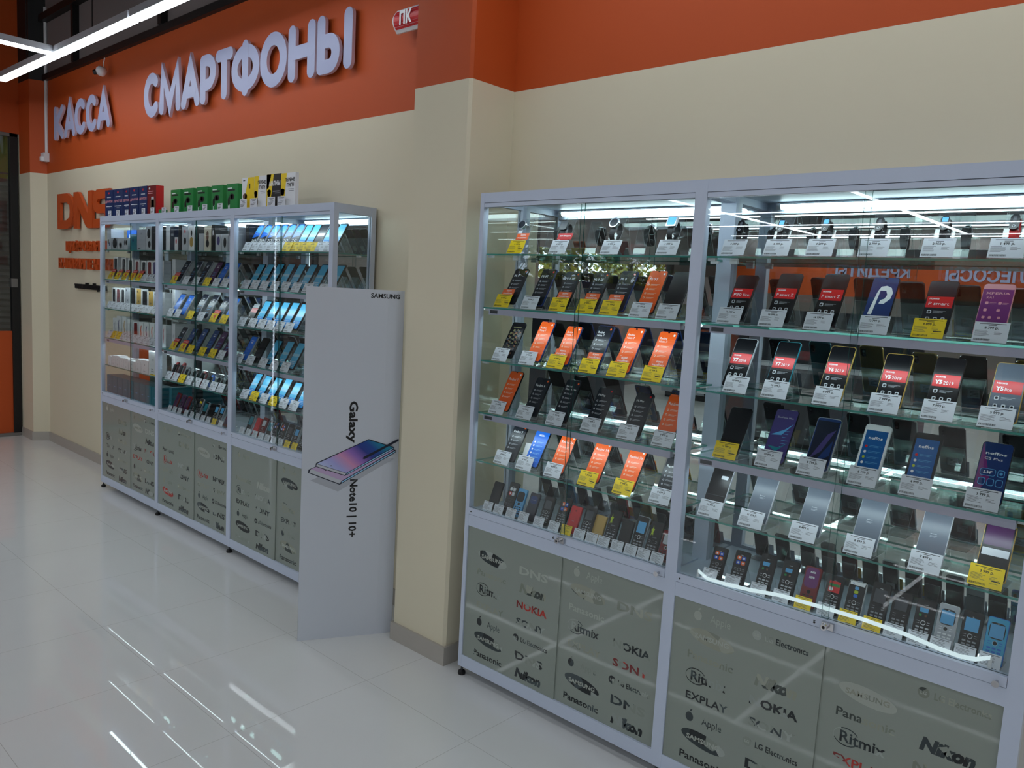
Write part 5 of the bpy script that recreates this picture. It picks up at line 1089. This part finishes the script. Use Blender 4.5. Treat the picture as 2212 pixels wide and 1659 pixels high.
o = empty('streak_ribbon', (1.781, -0.2488, SH[5]), 'bright glass streak shaped as glowing tape sagging along front of bottom deck in rightmost cabinet', 'light tape')
M_STREAK = emis('streak_glow', CAB_COL, 0.75)  # bright streak along the front glass, put in as a glowing ribbon
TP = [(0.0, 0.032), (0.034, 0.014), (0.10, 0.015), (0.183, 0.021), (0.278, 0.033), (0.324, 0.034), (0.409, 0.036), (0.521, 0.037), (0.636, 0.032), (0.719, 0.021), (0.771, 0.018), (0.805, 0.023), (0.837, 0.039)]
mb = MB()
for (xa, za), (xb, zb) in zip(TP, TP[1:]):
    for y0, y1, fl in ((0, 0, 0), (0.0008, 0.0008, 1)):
        q = [(xa, y0, za - 0.006), (xb, y0, zb - 0.006), (xb, y0, zb + 0.006), (xa, y0, za + 0.006)]; mb.face(q[::-1] if fl else q, M_STREAK)
    mb.face([(xa, 0, za + 0.006), (xb, 0, zb + 0.006), (xb, 0.0008, zb + 0.006), (xa, 0.0008, za + 0.006)], M_STREAK)
mb.build('ribbon', o)
mb = MB(); mb.box(-0.004, 0.004, 0, 0.003, 0.0, 0.034, C('white')); mb.build('ribbon_end', o); mb = MB(); mb.box(0.833, 0.841, 0, 0.003, 0.0, 0.041, C('white')); mb.build('ribbon_end', o)
# ------------------------------------------------------------------ the advertising standee
o = empty('advertising_standee', (0.01184, -0.60418, 0), 'tall white cardboard standee with two phones and stylus printed, beside pillar', 'advertising standee', rz=math.atan2(0.88254, 0.47025))
M_CARD = P('white_satin_board', (206, 211, 219), 0.35); WID, HGT = 0.432, 1.604
fold = WID * 0.83
P('board_edge', (60, 58, 60), 0.6)
mb = MB(); mb.box(0, fold, 0, 0.004, 0, HGT, M_CARD, side=MATS['board_edge'], ax='y'); mb.build('front_panel', o)
mb = MB(); mb.prism([(fold, 0.0), (WID, 0.006), (WID, 0.010), (fold, 0.004)], 0, HGT, M_CARD, plane='xy'); mb.build('folded_edge', o)
mb = MB(); mb.prism([(0.02, 0.004), (WID + 0.002, 0.012), (WID + 0.010, 0.05), (0.1, 0.05)], 0, HGT - 0.10, P('board_back', (150, 152, 158), 0.6), plane='xy'); mb.build('rear_support', o)
yk = -0.0006
pr = MB(); put_text(pr, 'SAMSUNG', 0.345, 1.577, yk, M_BLACK, 0.021, 0.130, bold=0.02); pr.build('brand_lettering', o)
pr = MB(); put_text(pr, 'Galaxy', 0.215, 1.008, yk, M_BLACK, 0.050, 0.190, bold=0.035, rot=-math.pi / 2); put_text(pr, 'Note10 | 10+', 0.226, 0.611, yk, M_BLACK, 0.046, 0.270, bold=0.03, rot=-math.pi / 2); pr.build('title_lettering', o)


def iris():
    m, t, out = nt('iridescent_print'); N = t.nodes; L = t.links
    b = N.new('ShaderNodeBsdfPrincipled'); tc = N.new('ShaderNodeTexCoord'); sp = N.new('ShaderNodeSeparateXYZ'); L.new(tc.outputs['Object'], sp.inputs[0])
    a = N.new('ShaderNodeMath'); a.operation = 'MULTIPLY_ADD'; L.new(sp.outputs[0], a.inputs[0]); a.inputs[1].default_value = 2.6; a.inputs[2].default_value = -0.16
    c = N.new('ShaderNodeMath'); c.operation = 'MULTIPLY_ADD'; L.new(sp.outputs[2], c.inputs[0]); c.inputs[1].default_value = 3.0; c.inputs[2].default_value = -2.46
    s_ = N.new('ShaderNodeMath'); s_.operation = 'ADD'; L.new(a.outputs[0], s_.inputs[0]); L.new(c.outputs[0], s_.inputs[1])
    r = N.new('ShaderNodeValToRGB'); e = r.color_ramp.elements
    e[0].position = 0.0; e[0].color = (*lin((190, 205, 236)), 1); e[1].position = 1.0; e[1].color = (*lin((20, 130, 160)), 1)
    for p_, q in ((0.22, (170, 170, 225)), (0.40, (214, 150, 190)), (0.55, (150, 110, 190)), (0.72, (44, 60, 140)), (0.86, (24, 74, 150))):
        n = e.new(p_); n.color = (*lin(q), 1)
    L.new(s_.outputs[0], r.inputs[0]); L.new(r.outputs[0], b.inputs['Base Color']); b.inputs['Roughness'].default_value = 0.35; L.new(b.outputs[0], out.inputs[0])
    return m


M_IRIS = iris(); pr = MB()
def poly(pts, m, lv): pr.face([(a, yk - 0.0002 * lv, b) for a, b in pts], m)
poly([(0.039, 0.745), (0.161, 0.691), (0.410, 0.837), (0.30, 0.86)][::1], C('silver'), 0)
poly([(0.028, 0.780), (0.168, 0.722), (0.417, 0.866), (0.417, 0.878), (0.290, 0.905), (0.030, 0.795)], C('navy'), 1)
poly([(0.033, 0.782), (0.167, 0.727), (0.178, 0.741), (0.040, 0.797)], C('lgrey'), 2)
poly([(0.174, 0.729), (0.414, 0.868), (0.414, 0.873), (0.180, 0.738)], C('pblue'), 2)
poly([(0.040, 0.797), (0.178, 0.741), (0.410, 0.876), (0.285, 0.902)], P('print_mauve', (196, 170, 206), 0.4), 3)
poly([(0.059, 0.808), (0.191, 0.762), (0.408, 0.881), (0.408, 0.893), (0.292, 0.930), (0.062, 0.824)], C('navy'), 4)
poly([(0.062, 0.810), (0.190, 0.766), (0.196, 0.774), (0.066, 0.819)], C('lgrey'), 5)
poly([(0.196, 0.768), (0.405, 0.883), (0.405, 0.888), (0.200, 0.775)], C('pblue'), 5)
poly([(0.066, 0.821), (0.196, 0.776), (0.404, 0.891), (0.290, 0.926)], M_IRIS, 6)
poly([(0.268, 0.840), (0.276, 0.838), (0.428, 0.920), (0.430, 0.927), (0.424, 0.929), (0.271, 0.848)], C('navy'), 9)
poly(disc(0.128, 0.810, 0.005, 0.002, 10), C('ink'), 7); poly(disc(0.104, 0.790, 0.005, 0.002, 10), C('ink'), 5)
pr.build('printed_picture', o)
